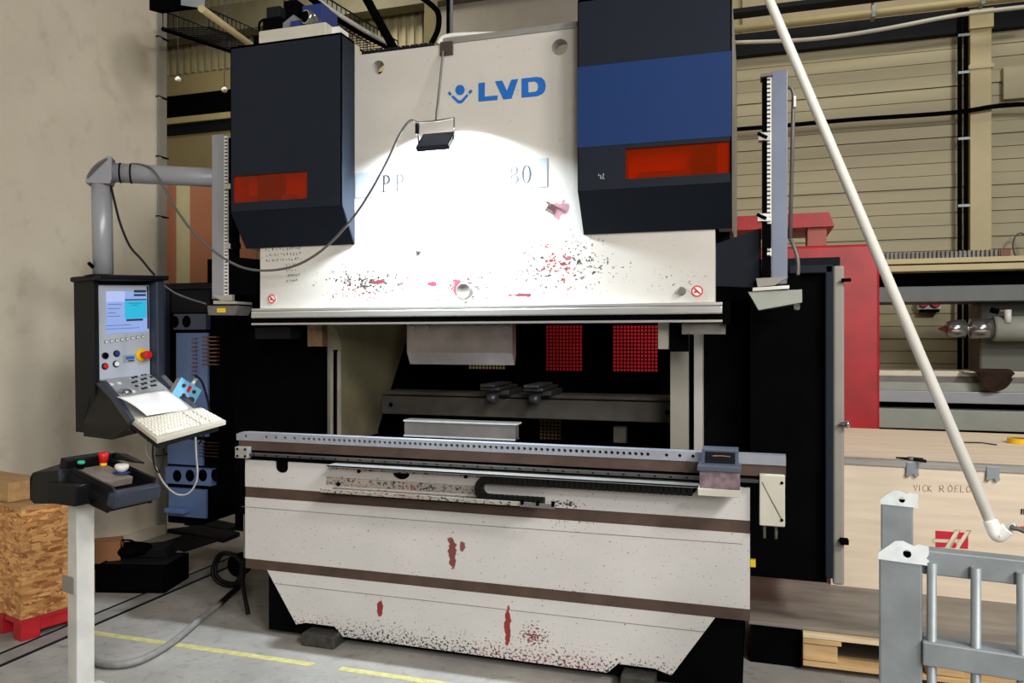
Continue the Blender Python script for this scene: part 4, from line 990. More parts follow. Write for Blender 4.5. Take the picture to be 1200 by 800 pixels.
for i in range(len(sidep)): j = (i+1) % len(sidep); g.face([a_[i], a_[j], b2[j], b2[i]])
g.build('console_side', m_plastic, oc)
bx = pd(88, 580, 2.93)
fq = yawf(bx, 65+17.56)
G().box(0, .10, 0, .17, -.045, .035, .004, fq).build('side_switch_box', m_plastic, oc)
cw2 = [pd(x, y, d_) for x, y, d_ in ((127, 532, 3.24), (136, 530, 3.24), (157, 540, 3.16), (157, 542, 3.16), (136, 538, 3.22), (127, 538, 3.25))]
g = G(); a_ = [g.bm.verts.new(q) for q in cw2]; b2 = [g.bm.verts.new(q+fb_.A*.05+Vector((0, 0, -.012))) for q in cw2]; g.face(a_); g.face(b2)
for i in range(len(cw2)): j = (i+1) % len(cw2); g.face([a_[i], a_[j], b2[j], b2[i]])
g.build('button_cowl', m_plastic, oc)
cw3 = [pd(x, y, d_) for x, y, d_ in ((45, 551.5, 3.10), (90, 537, 3.12), (115, 534, 3.2), (127, 537, 3.26), (86, 548, 3.06), (68, 551, 3.03))]
g = G(); a_ = [g.bm.verts.new(q) for q in cw3]; b2 = [g.bm.verts.new(q+Vector((0, 0, -.05))) for q in cw3]; g.face(a_); g.face(b2)
for i in range(len(cw3)): j = (i+1) % len(cw3); g.face([a_[i], a_[j], b2[j], b2[i]])
g.build('console_rear_rim', m_plastic, oc)

# ------------------------------------------------------------------ OSB box, pallet and clutter on the left
ob = pd(25, 727, 3.80); fo = yawf((ob.x, ob.y, 0), 60+17.56-2)
wb_ = thing('wooden_box', 'orange-brown chipboard box standing on a red pallet by the left wall', 'box', fo(.15, .2, .107))
ow, od = .31, .5
G().box(0, ow, 0, .018, .107, .655, 0, fo).build('side_panel', m_osb, wb_)
G().box(0, .018, .018, od, .107, .655, 0, fo).build('side_panel', m_osb, wb_)
G().box(ow-.018, ow, .018, od, .107, .655, 0, fo).build('side_panel', m_osb, wb_)
G().box(.018, ow-.018, od-.018, od, .107, .655, 0, fo).build('side_panel', m_osb, wb_)
G().box(-.005, ow+.005, -.005, od+.005, .655, .667, 0, fo).build('lid', m_slab, wb_)
rp = thing('red_pallet', 'low red pallet under the chipboard box', 'pallet', fo(.15, .2, 0))
for b0 in (0, .19, .40): G().box(0, ow, b0, b0+.07, 0, .085, .003, fo).build('runner', m_redpaint, rp) if False else G().box(0, .09, b0, b0+.08, 0, .085, .003, fo).build('block', m_redpaint, rp)
for b0 in (0, .19, .40): G().box(ow-.07, ow, b0, b0+.08, 0, .085, .003, fo).build('block', m_redpaint, rp)
G().box(.09, ow-.07, .01, .06, .03, .085, .002, fo).build('stringer', m_redpaint, rp)
for b0 in (0, .17, .34): G().box(-.005, ow+.005, b0, b0+.15, .085, .105, .002, fo).build('deck_board', m_redpaint, rp)
a = pd(12, 590, 3.92); fs_ = yawf((a.x, a.y, .669), 60+17.56)
sw = G().box(-.02, .16, -.02, .45, 0, .10, .004, fs_).build('wood_block', m_slab); tag(sw, 'thick pale wood block on top of the chipboard box', 'wood')
# cardboard box behind the post
a = pz(104, 690, 0); fcb = yawf((a.x, a.y, 0), 40)
cbx = thing('cardboard_box', 'small brown cardboard box behind the console post', 'box', fcb(.1, .1, 0))
m_card = M('cardboard', rgb(150, 104, 66), .8, 0, .08)
G().box(0, .17, 0, .14, 0, .27, .002, fcb).build('carton', m_card, cbx)
G().hexa([fcb(.17, 0, .27), fcb(.172, 0, .27), fcb(.172, .14, .27), fcb(.17, .14, .27), fcb(.20, 0, .18), fcb(.202, 0, .18), fcb(.202, .14, .18), fcb(.20, .14, .18)]).build('flap', m_card, cbx)
# black crates on the floor
def floor_box(x, y, deg, wx_, dy, h, z0_=0): a_ = pz(x, y, z0_); return yawf((a_.x, a_.y, z0_), deg), wx_, dy, h
f1, W_, D_, H_ = floor_box(112, 694, 14, .42, .30, .16)
t1 = thing('black_crate', 'low black crate on the floor by the left wall', 'crate', f1(.2, .15, 0))
g = G().box(0, W_, 0, D_, 0, .012, 0, f1).box(0, W_, 0, .012, 0, H_, .002, f1).box(0, W_, D_-.012, D_, 0, H_, .002, f1).box(0, .012, 0, D_, 0, H_, .002, f1).box(W_-.012, W_, 0, D_, 0, H_, .002, f1)
g.build('crate_body', m_black, t1); G().box(-.01, W_+.01, -.01, .02, H_-.02, H_+.005, .002, f1).build('crate_rim', m_black, t1)
G().box(.01, W_-.01, .02, D_-.01, H_-.02, H_-.005, 0, f1).build('crate_lid', m_dark, t1)
f2, W_, D_, H_ = floor_box(124, 656, 18, .20, .16, .085, .157)
t2 = thing('black_bag', 'lumpy black bag resting on the black crate', 'bag', f2(.1, .08, 0))
g = G(); bm_ = g.bm
bmesh.ops.create_icosphere(bm_, subdivisions=3, radius=1)
for v in bm_.verts:
    c = v.co; k = 1+.12*math.sin(5*c.x+2*c.y)*math.cos(4*c.y)
    v.co = f2(.11+c.x*.13*k, .08+c.y*.09*k, .045+c.z*.042*k)
for f in bm_.faces: f.smooth = True
g.build('bag_body', m_black, t2); G().tube(smooth_pts([f2(.05, .04, .08), f2(.08, .03, .11), f2(.14, .03, .11), f2(.17, .04, .08)]), .006, 6).build('bag_handle', m_black, t2)
f3, W_, D_, H_ = floor_box(158, 652, 12, .20, .14, .05, .157)
tag(G().hexa([f3(0, 0, 0), f3(.2, 0, 0), f3(.2, .14, 0), f3(0, .14, 0), f3(.01, 0, .03), f3(.19, 0, .05), f3(.19, .14, .07), f3(.01, .14, .05)], .003).build('metal_offcut', m_dark), 'flat dark metal offcut on the right end of the black crate', 'offcut')
# flat dark sheets and mats lying in the recess
for i, (pts, h, lab) in enumerate((
    ([(186, 638), (216, 647), (262, 632), (236, 622)], .012, 'dark sheet on the floor nearest the left wall corner'),
    ([(196, 624), (262, 636), (281, 628), (240, 619)], .03, 'dark mat edge-on across the recess floor'),
    ([(216, 615), (262, 625), (283, 619), (240, 610)], .03, 'farthest dark mat in front of the recess wall'),
    ([(190, 660), (218, 671), (262, 648), (238, 642)], .010, 'worn rubber mat beside the floor channel'))):
    P = [pz(x, y, 0) for x, y in pts]
    tag(G().hexa(P+[q+Vector((0, 0, h)) for q in P]).build('floor_mat', m_dark if i < 3 else m_mat), lab, 'mat')
# grey hose on the floor and black coil by the bed
g = G().tube(smooth_pts([pz(98, 760, .02), pz(104, 769, .02), pz(118, 777, .02), pz(145, 778, .02), pz(172, 770, .02), pz(205, 750, .02), pz(235, 725, .02), pz(258, 707, .02)]), .017, 10)
tag(g.build('floor_hose', m_hose), 'grey ribbed hose curving over the pale floor', 'hose')
g = G().tube(smooth_pts([pz(258, 707, .02), pz(270, 696, .02), pz(280, 686, .03), pd(286, 668, 4.4), pd(287, 655, 4.35)]), .017, 10)
g.tube(smooth_pts([pd(283, 655, 4.36), pd(284, 680, 4.36), pd(287, 700, 4.22), pz(291, 719, .012)]), .012, 8)
tag(g.build('black_cable_bundle', m_rubber), 'black cables dropping to the floor at the left end of the bed', 'cable')
cc = pd(266, 667, 4.62); t3 = thing('cable_coil', 'coil of black cable standing on the floor by the bed', 'cable', (cc.x, cc.y, 0))
rC = cc.z-.012
for k in range(2):
    r_ = rC*(1-.07*k); pts = [cc+Vector((r_*math.cos(t)*(1+.03*k), .02*k+.01*math.sin(3*t), r_*math.sin(t)*(.98 if k else 1))) for t in [2*PI*i/28 for i in range(29)]]
    G().tube(pts, .012, 8, False).build('cable_turn', m_rubber, t3)
G().lathe(cc+Vector((.03, .05, .01)), (0, 1, 0), [(0, rC*.66), (.06, rC*.66)], 18).build('coil_core', m_black, t3)

# ------------------------------------------------------------------ right side: pallet, sheet, crate
zs = .198
pf = 3.69
tag(G().box(-.03, 2.4, pf+.03, 6.1, zs-.018, zs, .003).build('rubber_sheet', m_mat), 'large worn dark sheet laid flat over the pallets', 'sheet')
tag(G().box(.30, 2.4, 3.78, 4.9, 0, .03, .002).build('grey_skid', m_grey), 'flat grey board under the pallet', 'board')
pl = thing('pallet', 'raw wooden pallet carrying the dark sheet', 'pallet', (.85, 4.1, .03))
p0 = pv(941, 750, pf).x
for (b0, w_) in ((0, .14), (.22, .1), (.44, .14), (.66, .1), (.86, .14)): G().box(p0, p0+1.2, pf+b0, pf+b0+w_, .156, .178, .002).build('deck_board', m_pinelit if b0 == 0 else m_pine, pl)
for k in (0, .50, 1.05):
    for b0 in (0, .43, .86): G().box(p0+k, p0+k+.145, pf+b0+.01, pf+b0+.13, .054, .132, .004).build('block', m_pine, pl)
    G().box(p0+k-.0, p0+k+.16, pf, pf+1.0, .134, .154, .002).build('stringer_board', m_pine, pl)
for b0 in (0, .43, .86): G().box(p0, p0+1.2, pf+b0, pf+b0+.11, .031, .052, .002).build('bottom_board', m_pine, pl)

k0 = pz(988, 686, zs); fk = yawf((k0.x-.06, k0.y, zs), -3)
HK = .655
pc_ = thing('plywood_crate', 'large pale plywood crate with red emblem and handwriting, beside the galvanised frame', 'crate', fk(1.1, .7, 0))
ck = G().box(0, 2.3, 0, .02, 0, HK, 0, fk).build('front_panel', m_ply, pc_)
G().box(0, .02, .02, 1.5, 0, HK, 0, fk).build('end_panel', m_ply, pc_); G().box(2.28, 2.3, .02, 1.5, 0, HK, 0, fk).build('end_panel', m_ply, pc_)
G().box(.02, 2.28, 1.48, 1.5, 0, HK, 0, fk).build('rear_panel', m_ply, pc_)
G().box(-.004, 2.304, -.004, 1.504, HK, HK+.02, 0, fk).build('lid', m_ply, pc_)
G().box(-.006, 2.306, -.008, .004, HK-.012, HK+.022, .002, fk).box(-.006, 2.306, -.008, .03, HK+.018, HK+.023, 0, fk).build('edge_rail', m_alu, pc_)
PK, NK = fk(0, 0, 0), fk.B
def kpx(x, y): q = pp(x, y, PK, NK)-PK; return q.dot(fk.A), q.z
def kflat(pts, mt, nm, t=.0015, par=None, off=0): return G().plate([kpx(x, y) for x, y in pts], lambda x, z, w_: fk(x, -t-off+w_, z), t).build(nm, mt, par or ck)
m_emb = M('red_print', rgb(206, 24, 52), .6, 0, .03)
def zk(pts): return [(1010+x/5.716, 540+y/5.716) for x, y in pts]
kflat(zk([(493, 466), (615, 474), (588, 524), (493, 520)]), m_emb, 'printed_emblem')
kflat(zk([(655, 477), (690, 478), (662, 524), (632, 522)]), m_emb, 'printed_emblem')
kflat(zk([(493, 546), (572, 548), (553, 578), (493, 576)]), m_emb, 'printed_emblem')
kflat(zk([(618, 545), (636, 546), (630, 556), (640, 558), (626, 583), (596, 580)]), m_emb, 'printed_emblem')
kflat(zk([(713, 500), (711, 588), (656, 585)]), m_emb, 'printed_emblem')
g = G()
for st in ([(625, 462), (555, 578)], [(730, 466), (655, 584)], [(625, 462), (660, 464), (588, 580)], [(695, 466), (730, 466)], [(640, 545), (652, 527)], [(490, 520), (472, 530), (478, 543), (570, 548)]):
    g.tube([fk(kpx(*q)[0], -.002, kpx(*q)[1]) for q in zk(st)], .0008, 4)
g.build('emblem_outline', m_ink, ck)
L_ = {'V': [[(0, 0), (.45, 1), (.9, 0)]], 'I': [[(.3, 0), (.25, 1)]], 'C': [[(.85, .1), (.45, 0), (.1, .4), (.2, .85), (.6, 1), (.9, .9)]], 'K': [[(.1, 0), (.1, 1)], [(.85, 0), (.15, .55), (.9, 1)]],
      'R': [[(.1, 1), (.1, .05), (.7, .05), (.85, .3), (.6, .55), (.12, .55)], [(.4, .55), (.95, 1)]], 'O': [[(.5, 0), (.1, .4), (.25, .95), (.7, .95), (.9, .45), (.5, 0)]], 'E': [[(.8, .05), (.15, .1), (.1, 1), (.8, .95)], [(.1, .5), (.7, .48)]], 'L': [[(.15, 0), (.1, 1), (.8, .95)]]}
g = G(); X0 = 352
for (ch, x, y, w_, h_) in (('V', 348, 158, 26, 44), ('I', 380, 160, 20, 42), ('C', 405, 160, 30, 42), ('K', 440, 162, 30, 42), ('R', 518, 162, 34, 44), ('O', 572, 160, 40, 46), ('E', 620, 162, 28, 44), ('L', 658, 164, 30, 44), ('O', 696, 166, 38, 42)):
    for st in L_[ch]: g.tube([fk(kpx(*q)[0], -.0015, kpx(*q)[1]) for q in zk([(x+a_*w_, y+b2*h_) for a_, b2 in st])], .0011, 4)
g.build('handwriting', M('pencil', rgb(124, 92, 72), .7, 0, 0), ck)
for x in (1196, 1199):
    kflat([(x, 596), (x+2.4, 596), (x+2, 602), (x, 603)], m_ink, 'printed_mark'); kflat([(x, 616), (x+2.5, 617), (x+2.3, 621), (x, 620)], m_emb, 'printed_mark')
for x, y in ((1069, 546), (1163, 551)):
    a_, c_ = kpx(x, y); G().box(a_-.028, a_+.028, -.014, -.006, HK-.045, HK+.015, .002, fk).cyl(fk(a_-.018, -.016, HK-.045), fk(a_-.018, -.008, HK-.045), .012, 10).cyl(fk(a_+.018, -.016, HK-.045), fk(a_+.018, -.008, HK-.045), .012, 10).build('lid_clip', m_galv, pc_)
zt = zs+HK+.021
# things on the crate lid
q0, q1 = pz(1050, 536, zt+.01), pz(1083, 539, zt+.01)
dxx = (q1-q0).normalized()
t4 = thing('pliers', 'dark pliers lying near the front edge of the crate lid', 'tool', (q0+q1)/2)
G().tube([q0, q0+dxx*.06, q1-dxx*.06, q1+Vector((0, .02, 0))], [.004, .007, .011, .008], 8).build('handle', m_rubber, t4)
G().tube([q0+dxx*.05, q1-dxx*.05, q1-Vector((0, .035, 0))], [.006, .009, .008], 8).build('handle', m_rubber, t4)
G().lathe(q0+dxx*.07, (0, 0, 1), [(-.008, .016), (.010, .016)], 12).build('pivot', m_dullsteel, t4)
g = G().tube([pz(1125, 518, zt+.005), pz(1150, 518.5, zt+.005), pz(1168, 521, zt+.005)], .004, 6); tag(g.build('steel_rod', m_ink), 'thin dark rod lying towards the back of the crate lid', 'rod')
q = pz(1194, 519, zt); t5 = thing('tape_roll', 'roll of yellow tape on the crate lid at the right edge', 'tape', q)
g = G(); n = 24
for (r0, r1, z0_, z1_) in ((.06, .042, 0, .03),):
    R_ = [[g.bm.verts.new(q+Vector((r*math.cos(2*PI*k/n), r*math.sin(2*PI*k/n), z))) for k in range(n)] for r, z in ((r0, z0_), (r0, z1_), (r1, z1_), (r1, z0_))]
    for i in range(4):
        for k in range(n): g.face([R_[i][k], R_[i][(k+1) % n], R_[(i+1) % 4][(k+1) % n], R_[(i+1) % 4][k]])
g.build('roll', m_yellow, t5); 
g = G(); R_ = [[g.bm.verts.new(q+Vector((r*math.cos(2*PI*k/n), r*math.sin(2*PI*k/n), z))) for k in range(n)] for r, z in ((.0419, .002), (.0419, .029), (.038, .029), (.038, .002))]
for i in range(4):
    for k in range(n): g.face([R_[i][k], R_[i][(k+1) % n], R_[(i+1) % 4][(k+1) % n], R_[(i+1) % 4][k]])
g.build('core', m_card, t5)

# ------------------------------------------------------------------ galvanised stacking frame, front right
s0 = pd(1030, 700, 1.62); fsn = yawf((s0.x, s0.y, 0), 17.56-26)
sf = thing('steel_stillage', 'galvanised steel stacking frame with round bars, front right corner', 'frame', fsn(.5, .3, 0))
PW = .081; ZT = 1.04; bp = .60
def tab(a0, b0):
    g = G()
    fnp = lambda x, z, t: fsn(a0+x, b0+.0+.35*(z)+t, ZT+z)
    g.plate([(-.002, -.004), (.093, -.006), (.093, .004), (.088, .006), (.093, .016), (.093, .030), (.072, .033), (.066, .028), (.045, .036), (.03, .034), (.0, .010)], fnp, .004, [circ(.053, .012, .008, 14)])
    g.box(a0, a0+PW, b0, b0+PW, ZT-.004, ZT, 0, fsn)
    g.build('stacking_tab', m_galvb, sf, label='bright bent stacking tab with a hole')
for (a0, b0) in ((0, 0), (0, bp), (1.1, 0), (1.1, bp)):
    G().box(a0, a0+PW, b0, b0+PW, 0, ZT, .004, fsn).build('post', m_galv, sf); tab(a0, b0)
zr = lambda y: EYE-(y-CY)*1.60/FP
G().box(PW, 1.1, .012, .052, 1.012, 1.062, .003, fsn).build('rail', m_galv, sf)
G().box(PW, 1.1, -.010, .05, .830, .880, .003, fsn).build('rail', m_galv, sf)
G().box(PW, 1.1, .006, .06, .15, .20, .003, fsn).build('rail', m_galv, sf)
G().box(.02, .06, PW, bp, .15, .20, .003, fsn).build('rail', m_galv, sf); G().box(1.12, 1.16, PW, bp, .15, .20, .003, fsn).build('rail', m_galv, sf)
G().box(PW, 1.1, bp+.01, bp+.06, .15, .20, .003, fsn).build('rail', m_galv, sf)
for k in range(13):
    a_ = .098+k*.078
    G().cyl(fsn(a_, .004, .2), fsn(a_, .004, 1.040), .0095, 12).build('bar', m_galv, sf)

# ------------------------------------------------------------------ white pole hanging down on the right
B_, T_ = pd(1167, 625, 2.9), pd(899, -6, 3.7)
dr = (T_-B_); 
wp_ = thing('white_pole', 'long thin white pole slanting down from the roof with an elbow at its end', 'pole', B_)
G().tube([B_, B_+dr*((6.9-B_.z)/dr.z)], .0215, 16).build('pole_tube', m_pole, wp_)
tp = B_+dr*((6.9-B_.z)/dr.z); G().box(tp.x-.15, tp.x+.15, tp.y-.15, tp.y+.15, tp.z, 7.0).build('roof_bracket', m_pole, wp_)
C2 = pd(1181, 619, 2.88)
G().tube(smooth_pts([B_+dr.normalized()*.05, B_, B_+(C2-B_)*.35-Vector((0, 0, .012)), C2]), .026, 14).build('elbow', m_pole, wp_)
G().tube([C2, C2+(C2-B_).normalized()*.03], .012, 10).build('nozzle', m_galvb, wp_)
tag(G().tube(smooth_pts([C2+(C2-B_).normalized()*.025, pd(1186, 618.5, 2.86), pd(1196, 620.5, 2.85), pd(1215, 634, 2.84), pd(1240, 680, 2.84)]), .009, 8).build('pole_hose', m_cable), 'grey hose leaving the elbow of the white pole', 'hose')

# ------------------------------------------------------------------ lathe and red machine behind the crate
VL = 6.45
rm = thing('red_machine', 'tall red machine cabinet standing behind the right end of the press brake', 'machine', (-.3, 6.9, 0))
r1_ = pv(1031, 400, VL).x
zt_r = pv(1000, 286, VL).z
G().box(-1.9, r1_, VL, 7.6, .1, zt_r, .02).build('cabinet', m_redpaint, rm)
G().box(-1.85, r1_-.03, VL+.03, 7.55, 0, .1).build('plinth', m_black, rm)
a_, b2 = pv(872, 254, VL+.2), pv(974, 266, VL+.2)
G().hexa([(a_.x-.6, VL+.15, b2.z), (b2.x+.02, VL+.15, b2.z), (b2.x+.02, 7.3, b2.z), (a_.x-.6, 7.3, b2.z), (a_.x-.6, VL+.15, a_.z), (b2.x-.02, VL+.15, a_.z), (b2.x-.02, 7.3, a_.z), (a_.x-.6, 7.3, a_.z)]).build('top_cover', m_redpaint, rm)
a_, b2 = pv(946, 268, VL+.25), pv(968, 286, VL+.25)
G().box(a_.x, b2.x, VL+.2, VL+.5, zt_r, b2.z+.17).build('riser', M('faded_red', rgb(170, 90, 76), .5, 0, .1), rm)
G().box(pv(870, 300, VL).x, pv(984, 310, VL).x, VL-.03, VL, pv(930, 330, VL).z, pv(930, 303, VL).z).build('front_panel', m_dark, rm)
lt = thing('lathe', 'long grey lathe with bright ground bedways behind the plywood crate', 'lathe', (2.4, 6.9, 0))
def lbar(y0, y1, v0, v1, mt, nm, x0=1029, u1=5.0, bev=.004):
    a_, b2 = pv(1100, y0, v0), pv(1100, y1, v0); return G().box(r1_+.005, u1, v0, v1, b2.z, a_.z, bev).build(nm, mt, lt)
m_way = M('bedway', rgb(206, 198, 180), .35, .3, .08)
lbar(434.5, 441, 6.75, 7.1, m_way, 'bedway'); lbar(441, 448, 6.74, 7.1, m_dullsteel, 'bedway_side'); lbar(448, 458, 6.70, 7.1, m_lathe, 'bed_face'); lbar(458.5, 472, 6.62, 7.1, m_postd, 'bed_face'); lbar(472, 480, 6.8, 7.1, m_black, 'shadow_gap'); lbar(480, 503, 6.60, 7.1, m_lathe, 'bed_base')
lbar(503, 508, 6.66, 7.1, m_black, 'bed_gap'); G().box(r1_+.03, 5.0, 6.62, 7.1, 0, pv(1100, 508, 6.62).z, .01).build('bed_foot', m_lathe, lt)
# tailstock with quill and live centre
z_q = pv(1150, 385, 6.8).z
ax = Vector((-1, 0, 0))
qx = pv(1165, 385, 6.8).x
G().lathe((qx+1.2, 6.8, z_q), ax, [(0, .098), (1.2, .098), (1.21, .09)], 24).build('tailstock_barrel', m_lathe, lt)
G().lathe((qx, 6.8, z_q), ax, [(0, .078), (.165, .078), (.17, .065), (.175, .04), (.195, .04), (.2, .07), (.29, .07), (.33, .055), (.335, .03), (.39, .004)], 24).build('live_centre', m_silver, lt)
G().box(pv(1149, 400, 6.95).x, 5.0, 6.98, 7.3, pv(1150, 436, 6.95).z, pv(1150, 353, 6.95).z, .02).build('tailstock_body', M('lathe_dim', rgb(92, 94, 84), .5, 0, .1), lt)
p = pv(1181, 372, 6.72); G().cyl(p-Vector((0, 0, .04)), p+Vector((0, 0, .06)), .025, 10).build('lever_hub', m_whitepl, lt)
G().tube([p+Vector((0, 0, .05)), pv(1168, 364, 6.72)], .008, 8).build('lever', m_dullsteel, lt); G().tube([pv(1170, 365, 6.72), pv(1161, 363, 6.72)], .022, 10).build('lever_grip', m_black, lt)
# overhead beam with grating
G().box(r1_+.01, 5.0, 6.65, 7.25, pv(1100, 317, 6.65).z, pv(1100, 310, 6.65).z, .003).box(r1_+.01, 5.0, 6.66, 7.25, pv(1100, 308, 6.65).z, pv(1100, 302, 6.65).z, .003).build('beam_edge', m_conduit, lt)
G().box(r1_+.02, 5.0, 6.85, 7.25, pv(1100, 337, 6.8).z, pv(1100, 311, 6.8).z).build('beam_recess', m_black, lt)
G().box(r1_+.01, 5.0, 6.72, 7.25, pv(1100, 353.5, 6.72).z, pv(1100, 335, 6.72).z, .006).build('beam_lower', M('beam_blue_grey', rgb(96, 100, 100), .5, 0, .1), lt)
g = G(); ua_, ub_ = r1_+.02, pv(1170, 298, 6.75).x; k = ua_
zg = pv(1100, 302, 6.65).z
while k < ub_: g.box(k, k+.012, 6.68, 7.2, zg, zg+.055); k += .03
g.box(ua_, ub_, 6.70, 6.71, zg, zg+.05).box(ua_, ub_, 7.18, 7.2, zg, zg+.05)
g.build('grating', m_dullsteel, lt, kind='stuff')
G().box(ub_-.005, ub_+.06, 6.67, 7.2, zg, zg+.055).build('grating_end', m_slot, lt)
p_ = [pv(x, 440, 6.735) for x in (1160,)]
# brown rag draped on the bedway
g = G(); NX, NZ = 14, 10; vt = {}
xa, xb = pv(1133, 436, 6.6).x, pv(1188, 436, 6.6).x; ztop = pv(1150, 434, 6.6).z; hh = ztop-pv(1160, 459, 6.6).z
for i in range(NX+1):
    for j in range(NZ+1):
        s_, t2 = i/NX, j/NZ
        env = (1-abs(2*s_-1.2)**2.6)*1.0 if t2 > 0 else 1
        x = xa+(xb-xa)*s_+(.55-s_)*.05*t2+.01*math.sin(9*t2+s_*4); z = ztop+.012-hh*1.05*t2*max(.12, env)
        y = 6.60-.03*abs(math.sin(6*s_+2*t2))-.02*t2
        if j == 0: y += .12; z = ztop+.012
        vt[i, j] = g.bm.verts.new((x, y, z))
for i in range(NX):
    for j in range(NZ): g.face([vt[i, j], vt[i+1, j], vt[i+1, j+1], vt[i, j+1]], True)
bmesh.ops.solidify(g.bm, geom=list(g.bm.faces), thickness=.008)
tag(g.build('rag', m_brownrag), 'crumpled brown rag hanging over the lathe bedway', 'cloth')
# red sockets on the wall under the beam
a_, b2 = pv(1077, 353, 8.35), pv(1104, 362, 8.35)
so = thing('wall_socket', 'white socket box with two red outlets on the far wall under the lathe beam', 'socket', ((a_.x+b2.x)/2, 8.4, b2.z))
G().box(a_.x, b2.x, 8.38, 8.45, b2.z, a_.z+.06, .005).build('socket_box', m_whitepl, so)
for x in (1083, 1097): q = pv(x, 356, 8.36); G().lathe((q.x, 8.38, q.z+.02), (0, -1, 0), [(0, .055), (.04, .05)], 14).build('socket_outlet', m_redpaint, so)
G().box(a_.x+.02, b2.x-.02, 8.36, 8.45, b2.z-.03, b2.z).build('socket_base', m_black, so)
# ------------------------------------------------------------------ pipes and cables of the hall
for dx, lab in ((1126.5, 'left of the two black conduits running up beside the wall column'), (1134, 'right of the two black conduits running up beside the wall column')):
    p = pv(dx, 100, 8.3); tag(G().cyl((p.x, 8.36, .9), (p.x, 8.36, 4.9), .020, 10).build('wall_conduit', m_black), lab, 'conduit')
for y, nm_ in ((39, 'highest'), (83, 'second highest'), (161, 'third from the top'), (240, 'lowest')): q = pv(1131, y, 8.3); tag(G().box(q.x-.05, q.x+.05, 8.335, 8.345, q.z-.012, q.z+.012).build('conduit_clip', m_galv), 'pale metal clip across the two black conduits, %s of the four' % nm_, 'clip', 'clips on the black conduits')
p0_, p1_ = pv(866, 49, 8.0), pv(1210, 4, 8.0); zp = (p0_.z+p1_.z)/2
hp = thing('overhead_pipe', 'cream pipe running level along the top of the far wall', 'pipe', ((p0_.x+p1_.x)/2, 8.05, zp))
G().cyl((-.6, 8.05, zp+.12), (5.5, 8.05, zp+.12), .040, 12).build('pipe_run', m_conduit, hp)
for x in (1024, 1152): q = pv(x, 20, 8.0); G().box(q.x-.015, q.x+.015, 7.99, 8.12, zp+.07, zp+.18).build('pipe_clip', m_galv, hp)
tag(G().tube(smooth_pts([pv(860, 50, 7.95), pv(950, 46, 7.95), pv(1030, 35, 7.95), pv(1127, 17, 7.95), pv(1230, 5, 7.95)]), .02, 8).build('slack_cable', m_cream), 'pale cable sagging below the overhead pipe', 'cable')
p0_, p1_ = pv(920, 147, 8.28), pv(1130, 130, 8.28)
tag(G().tube(smooth_pts([(-.4, 8.28, p0_.z), p0_, pv(1000, 140, 8.28), pv(1115, 132, 8.28), pv(1180, 123, 8.28), pv(1260, 122, 8.28)]), .022, 8).build('wall_cable', m_black), 'thick black cable running level across the far wall planks', 'cable')
tag(G().box(pv(1176, 97, 8.4).x, pv(1215, 97, 8.4).x, 8.40, 8.45, pv(1180, 116, 8.4).z, pv(1180, 78, 8.4).z, .004).build('cover_plate', m_plank), 'square beige cover plate on the planks right of the column', 'plate')
tag(G().tube([pv(1196+9*math.cos(t), 288+15*math.sin(t), 8.3) for t in [2*PI*i/20 for i in range(21)]], .008, 6, False).build('wire_loop', m_cable), 'loop of thin wire hanging on the wall at the right edge', 'wire')
tag(G().box(-.5, 3.0, 7.6, 7.75, pv(900, 11, 7.6).z, pv(900, 5, 7.6).z, .004).build('roof_rail', m_dark), 'dark rail at the top right above the overhead pipe', 'rail')
# upper left: steel beam, mesh trays, pipe, cables
zb_ = pv(300, 18, 8.2).z
tag(G().box(-7.8, -1.5, 8.15, 8.35, zb_-.17, zb_+.17, .004).build('steel_beam', M('beam_green_grey', rgb(104, 100, 76), .6, 0, .1), None) , 'green-grey steel beam across the far wall at the top left', 'beam')
P0, P1 = pd(236, 10, 4.6), pd(300, 57, 5.7)
tag(G().tube([P0, P1, P1+(P1-P0)*.4], .022, 10).build('slanting_pipe', m_conduit), 'thin cream pipe slanting down behind the left hood', 'pipe')
Q0, Q1 = pd(191, 34, 5.6), pd(300, 70, 7.2)
def wire_tray(name, A_, B2, wd, ht, n, lab, mt):
    t_ = (B2-A_); nrm = Vector((t_.y, -t_.x, 0)).normalized()*wd; up = Vector((0, 0, ht))
    th_ = thing(name, lab, 'cable tray', A_)
    G().tube([A_, B2], .016, 6).build('tray_edge', m_black, th_)
    g = G().tube([A_+up, B2+up], .006, 5).tube([A_-nrm, B2-nrm], .008, 5).tube([A_-nrm+up, B2-nrm+up], .006, 5)
    for k in range(n+1):
        c_ = A_+t_*k/n; g.tube([c_+up, c_, c_-nrm, c_-nrm+up], .005, 4)
    g.build('tray_wires', m_dark, th_, kind='stuff'); return th_
wire_tray('wire_tray', Q0, Q1, -.35, .13, 22, 'wire mesh cable tray at the top left beside the left wall', m_black)
wire_tray('wire_tray', pd(372, 8, 5.2), pd(466, 62, 6.6), .25, .10, 20, 'wire mesh cable tray rising behind the ram between the hoods', m_black)
tag(G().tube(smooth_pts([pd(362, -5, 4.9), pd(385, 13, 5.1), pd(405, 27, 5.3), pd(430, 42, 5.6), pd(462, 58, 6.0), pd(490, 74, 6.4)]), .026, 8).build('tray_cable', m_black), 'thick black cable lying in the tray behind the ram', 'cable')
tag(G().tube(smooth_pts([pd(362, -9, 4.88), pd(385, 10, 5.08), pd(407, 24, 5.28), pd(432, 39, 5.58), pd(464, 56, 5.98)]), .018, 8).build('tray_pipe', m_galvb), 'bright pipe beside the black cable in the tray', 'pipe')
tag(G().tube([pd(426, -8, 5.4), pd(470, 72, 5.6)], .032, 10).build('black_strut', m_black), 'straight black strut slanting down behind the ram', 'strut')
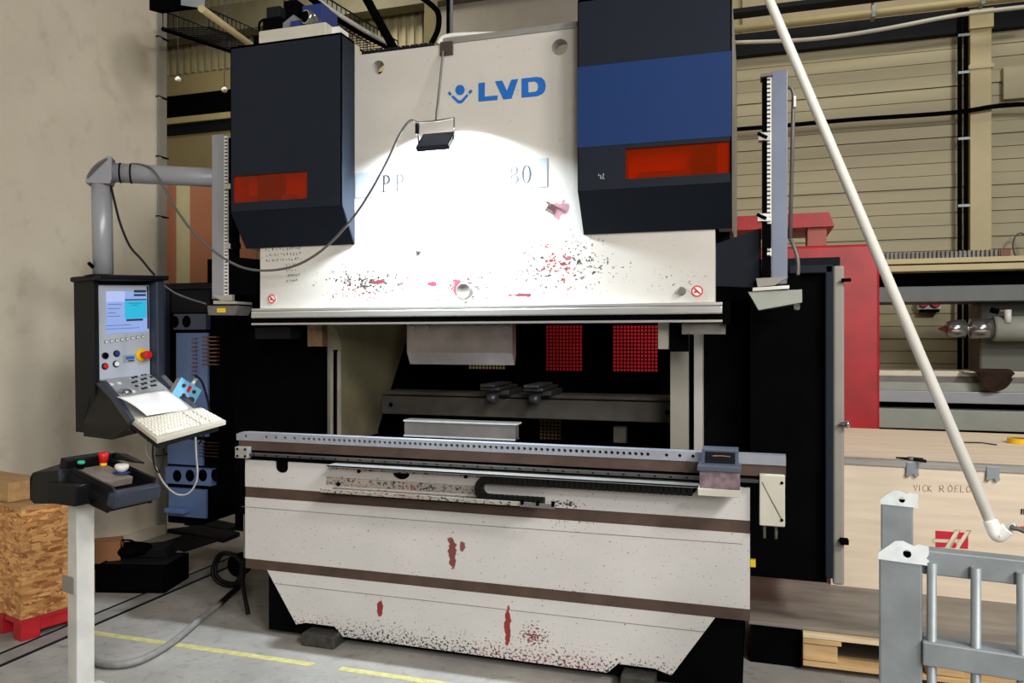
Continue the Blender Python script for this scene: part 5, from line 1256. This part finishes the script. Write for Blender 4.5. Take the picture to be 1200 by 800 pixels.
tag(G().tube(smooth_pts([pd(490, -6, 6.0), pd(508, 8, 6.0), pd(514, 18, 6.0), pd(513, 35, 6.0), pd(505, 52, 6.0)]), .022, 8).build('hanging_cable', m_black), 'black cable bending down beside the grey wall panel', 'cable')
for x, mt, lab in ((525, m_black, 'black vertical conduit above the lamp hanger'), (529, m_galv, 'grey vertical conduit above the lamp hanger')):
    q = pd(x, 20, 6.0); tag(G().cyl((q.x, q.y, 2.9+.8), (q.x, q.y, 6.0), .014, 8).build('drop_conduit', mt), lab, 'conduit')
q = pd(503, 20, 7.2); tag(G().box(q.x-.05, q.x+.05, q.y, q.y+.08, 3.2, 6.9).build('pale_upright', m_wallb), 'pale upright at the edge of the grey wall panel', 'post')
bk = thing('junction_box', 'dark perforated box fixed high at the end of the left wall', 'box', pd(200, 8, 4.9))
G().hexa([pd(175, 12, 4.9), pd(236, 10, 4.75), pd(236, 10, 5.1), pd(190, 16, 5.2), pd(175, -22, 4.9), pd(236, -20, 4.75), pd(236, -20, 5.1), pd(190, -18, 5.2)]).build('box_body', m_black, bk)
G().hexa([pd(212, 6, 4.72), pd(240, 10, 4.72), pd(240, 10, 4.76), pd(212, 6, 4.76), pd(212, -20, 4.72), pd(240, -14, 4.72), pd(240, -14, 4.76), pd(212, -20, 4.76)]).build('perforated_side', m_galv, bk)
g = G().tube(smooth_pts([pd(514, 52, 4.1), pd(520, 44, 4.1), pd(540, 41, 4.1), pd(580, 40, 4.1)]), .014, 8); tag(g.build('ram_cable', m_whitepl), 'pale cable curving over the top edge of the ram', 'cable')
for x, yb_ in ((208.5, 90), (263, 102)):
    q = pd(x, 40, 7.5); e_ = pd(x, yb_, 7.5)
    tg = thing('pull_cord', 'thin pull cord with a pale weight, %s' % ('nearer the left wall' if x < 220 else 'just left of the left hood'), 'cord', e_)
    G().cyl(e_, (e_.x, e_.y, 6.2), .004, 6).build('cord', m_cable, tg); G().lathe(e_, (0, 0, -1), [(0, .01), (.02, .03), (.05, .02)], 10).build('weight', m_whitepl, tg)
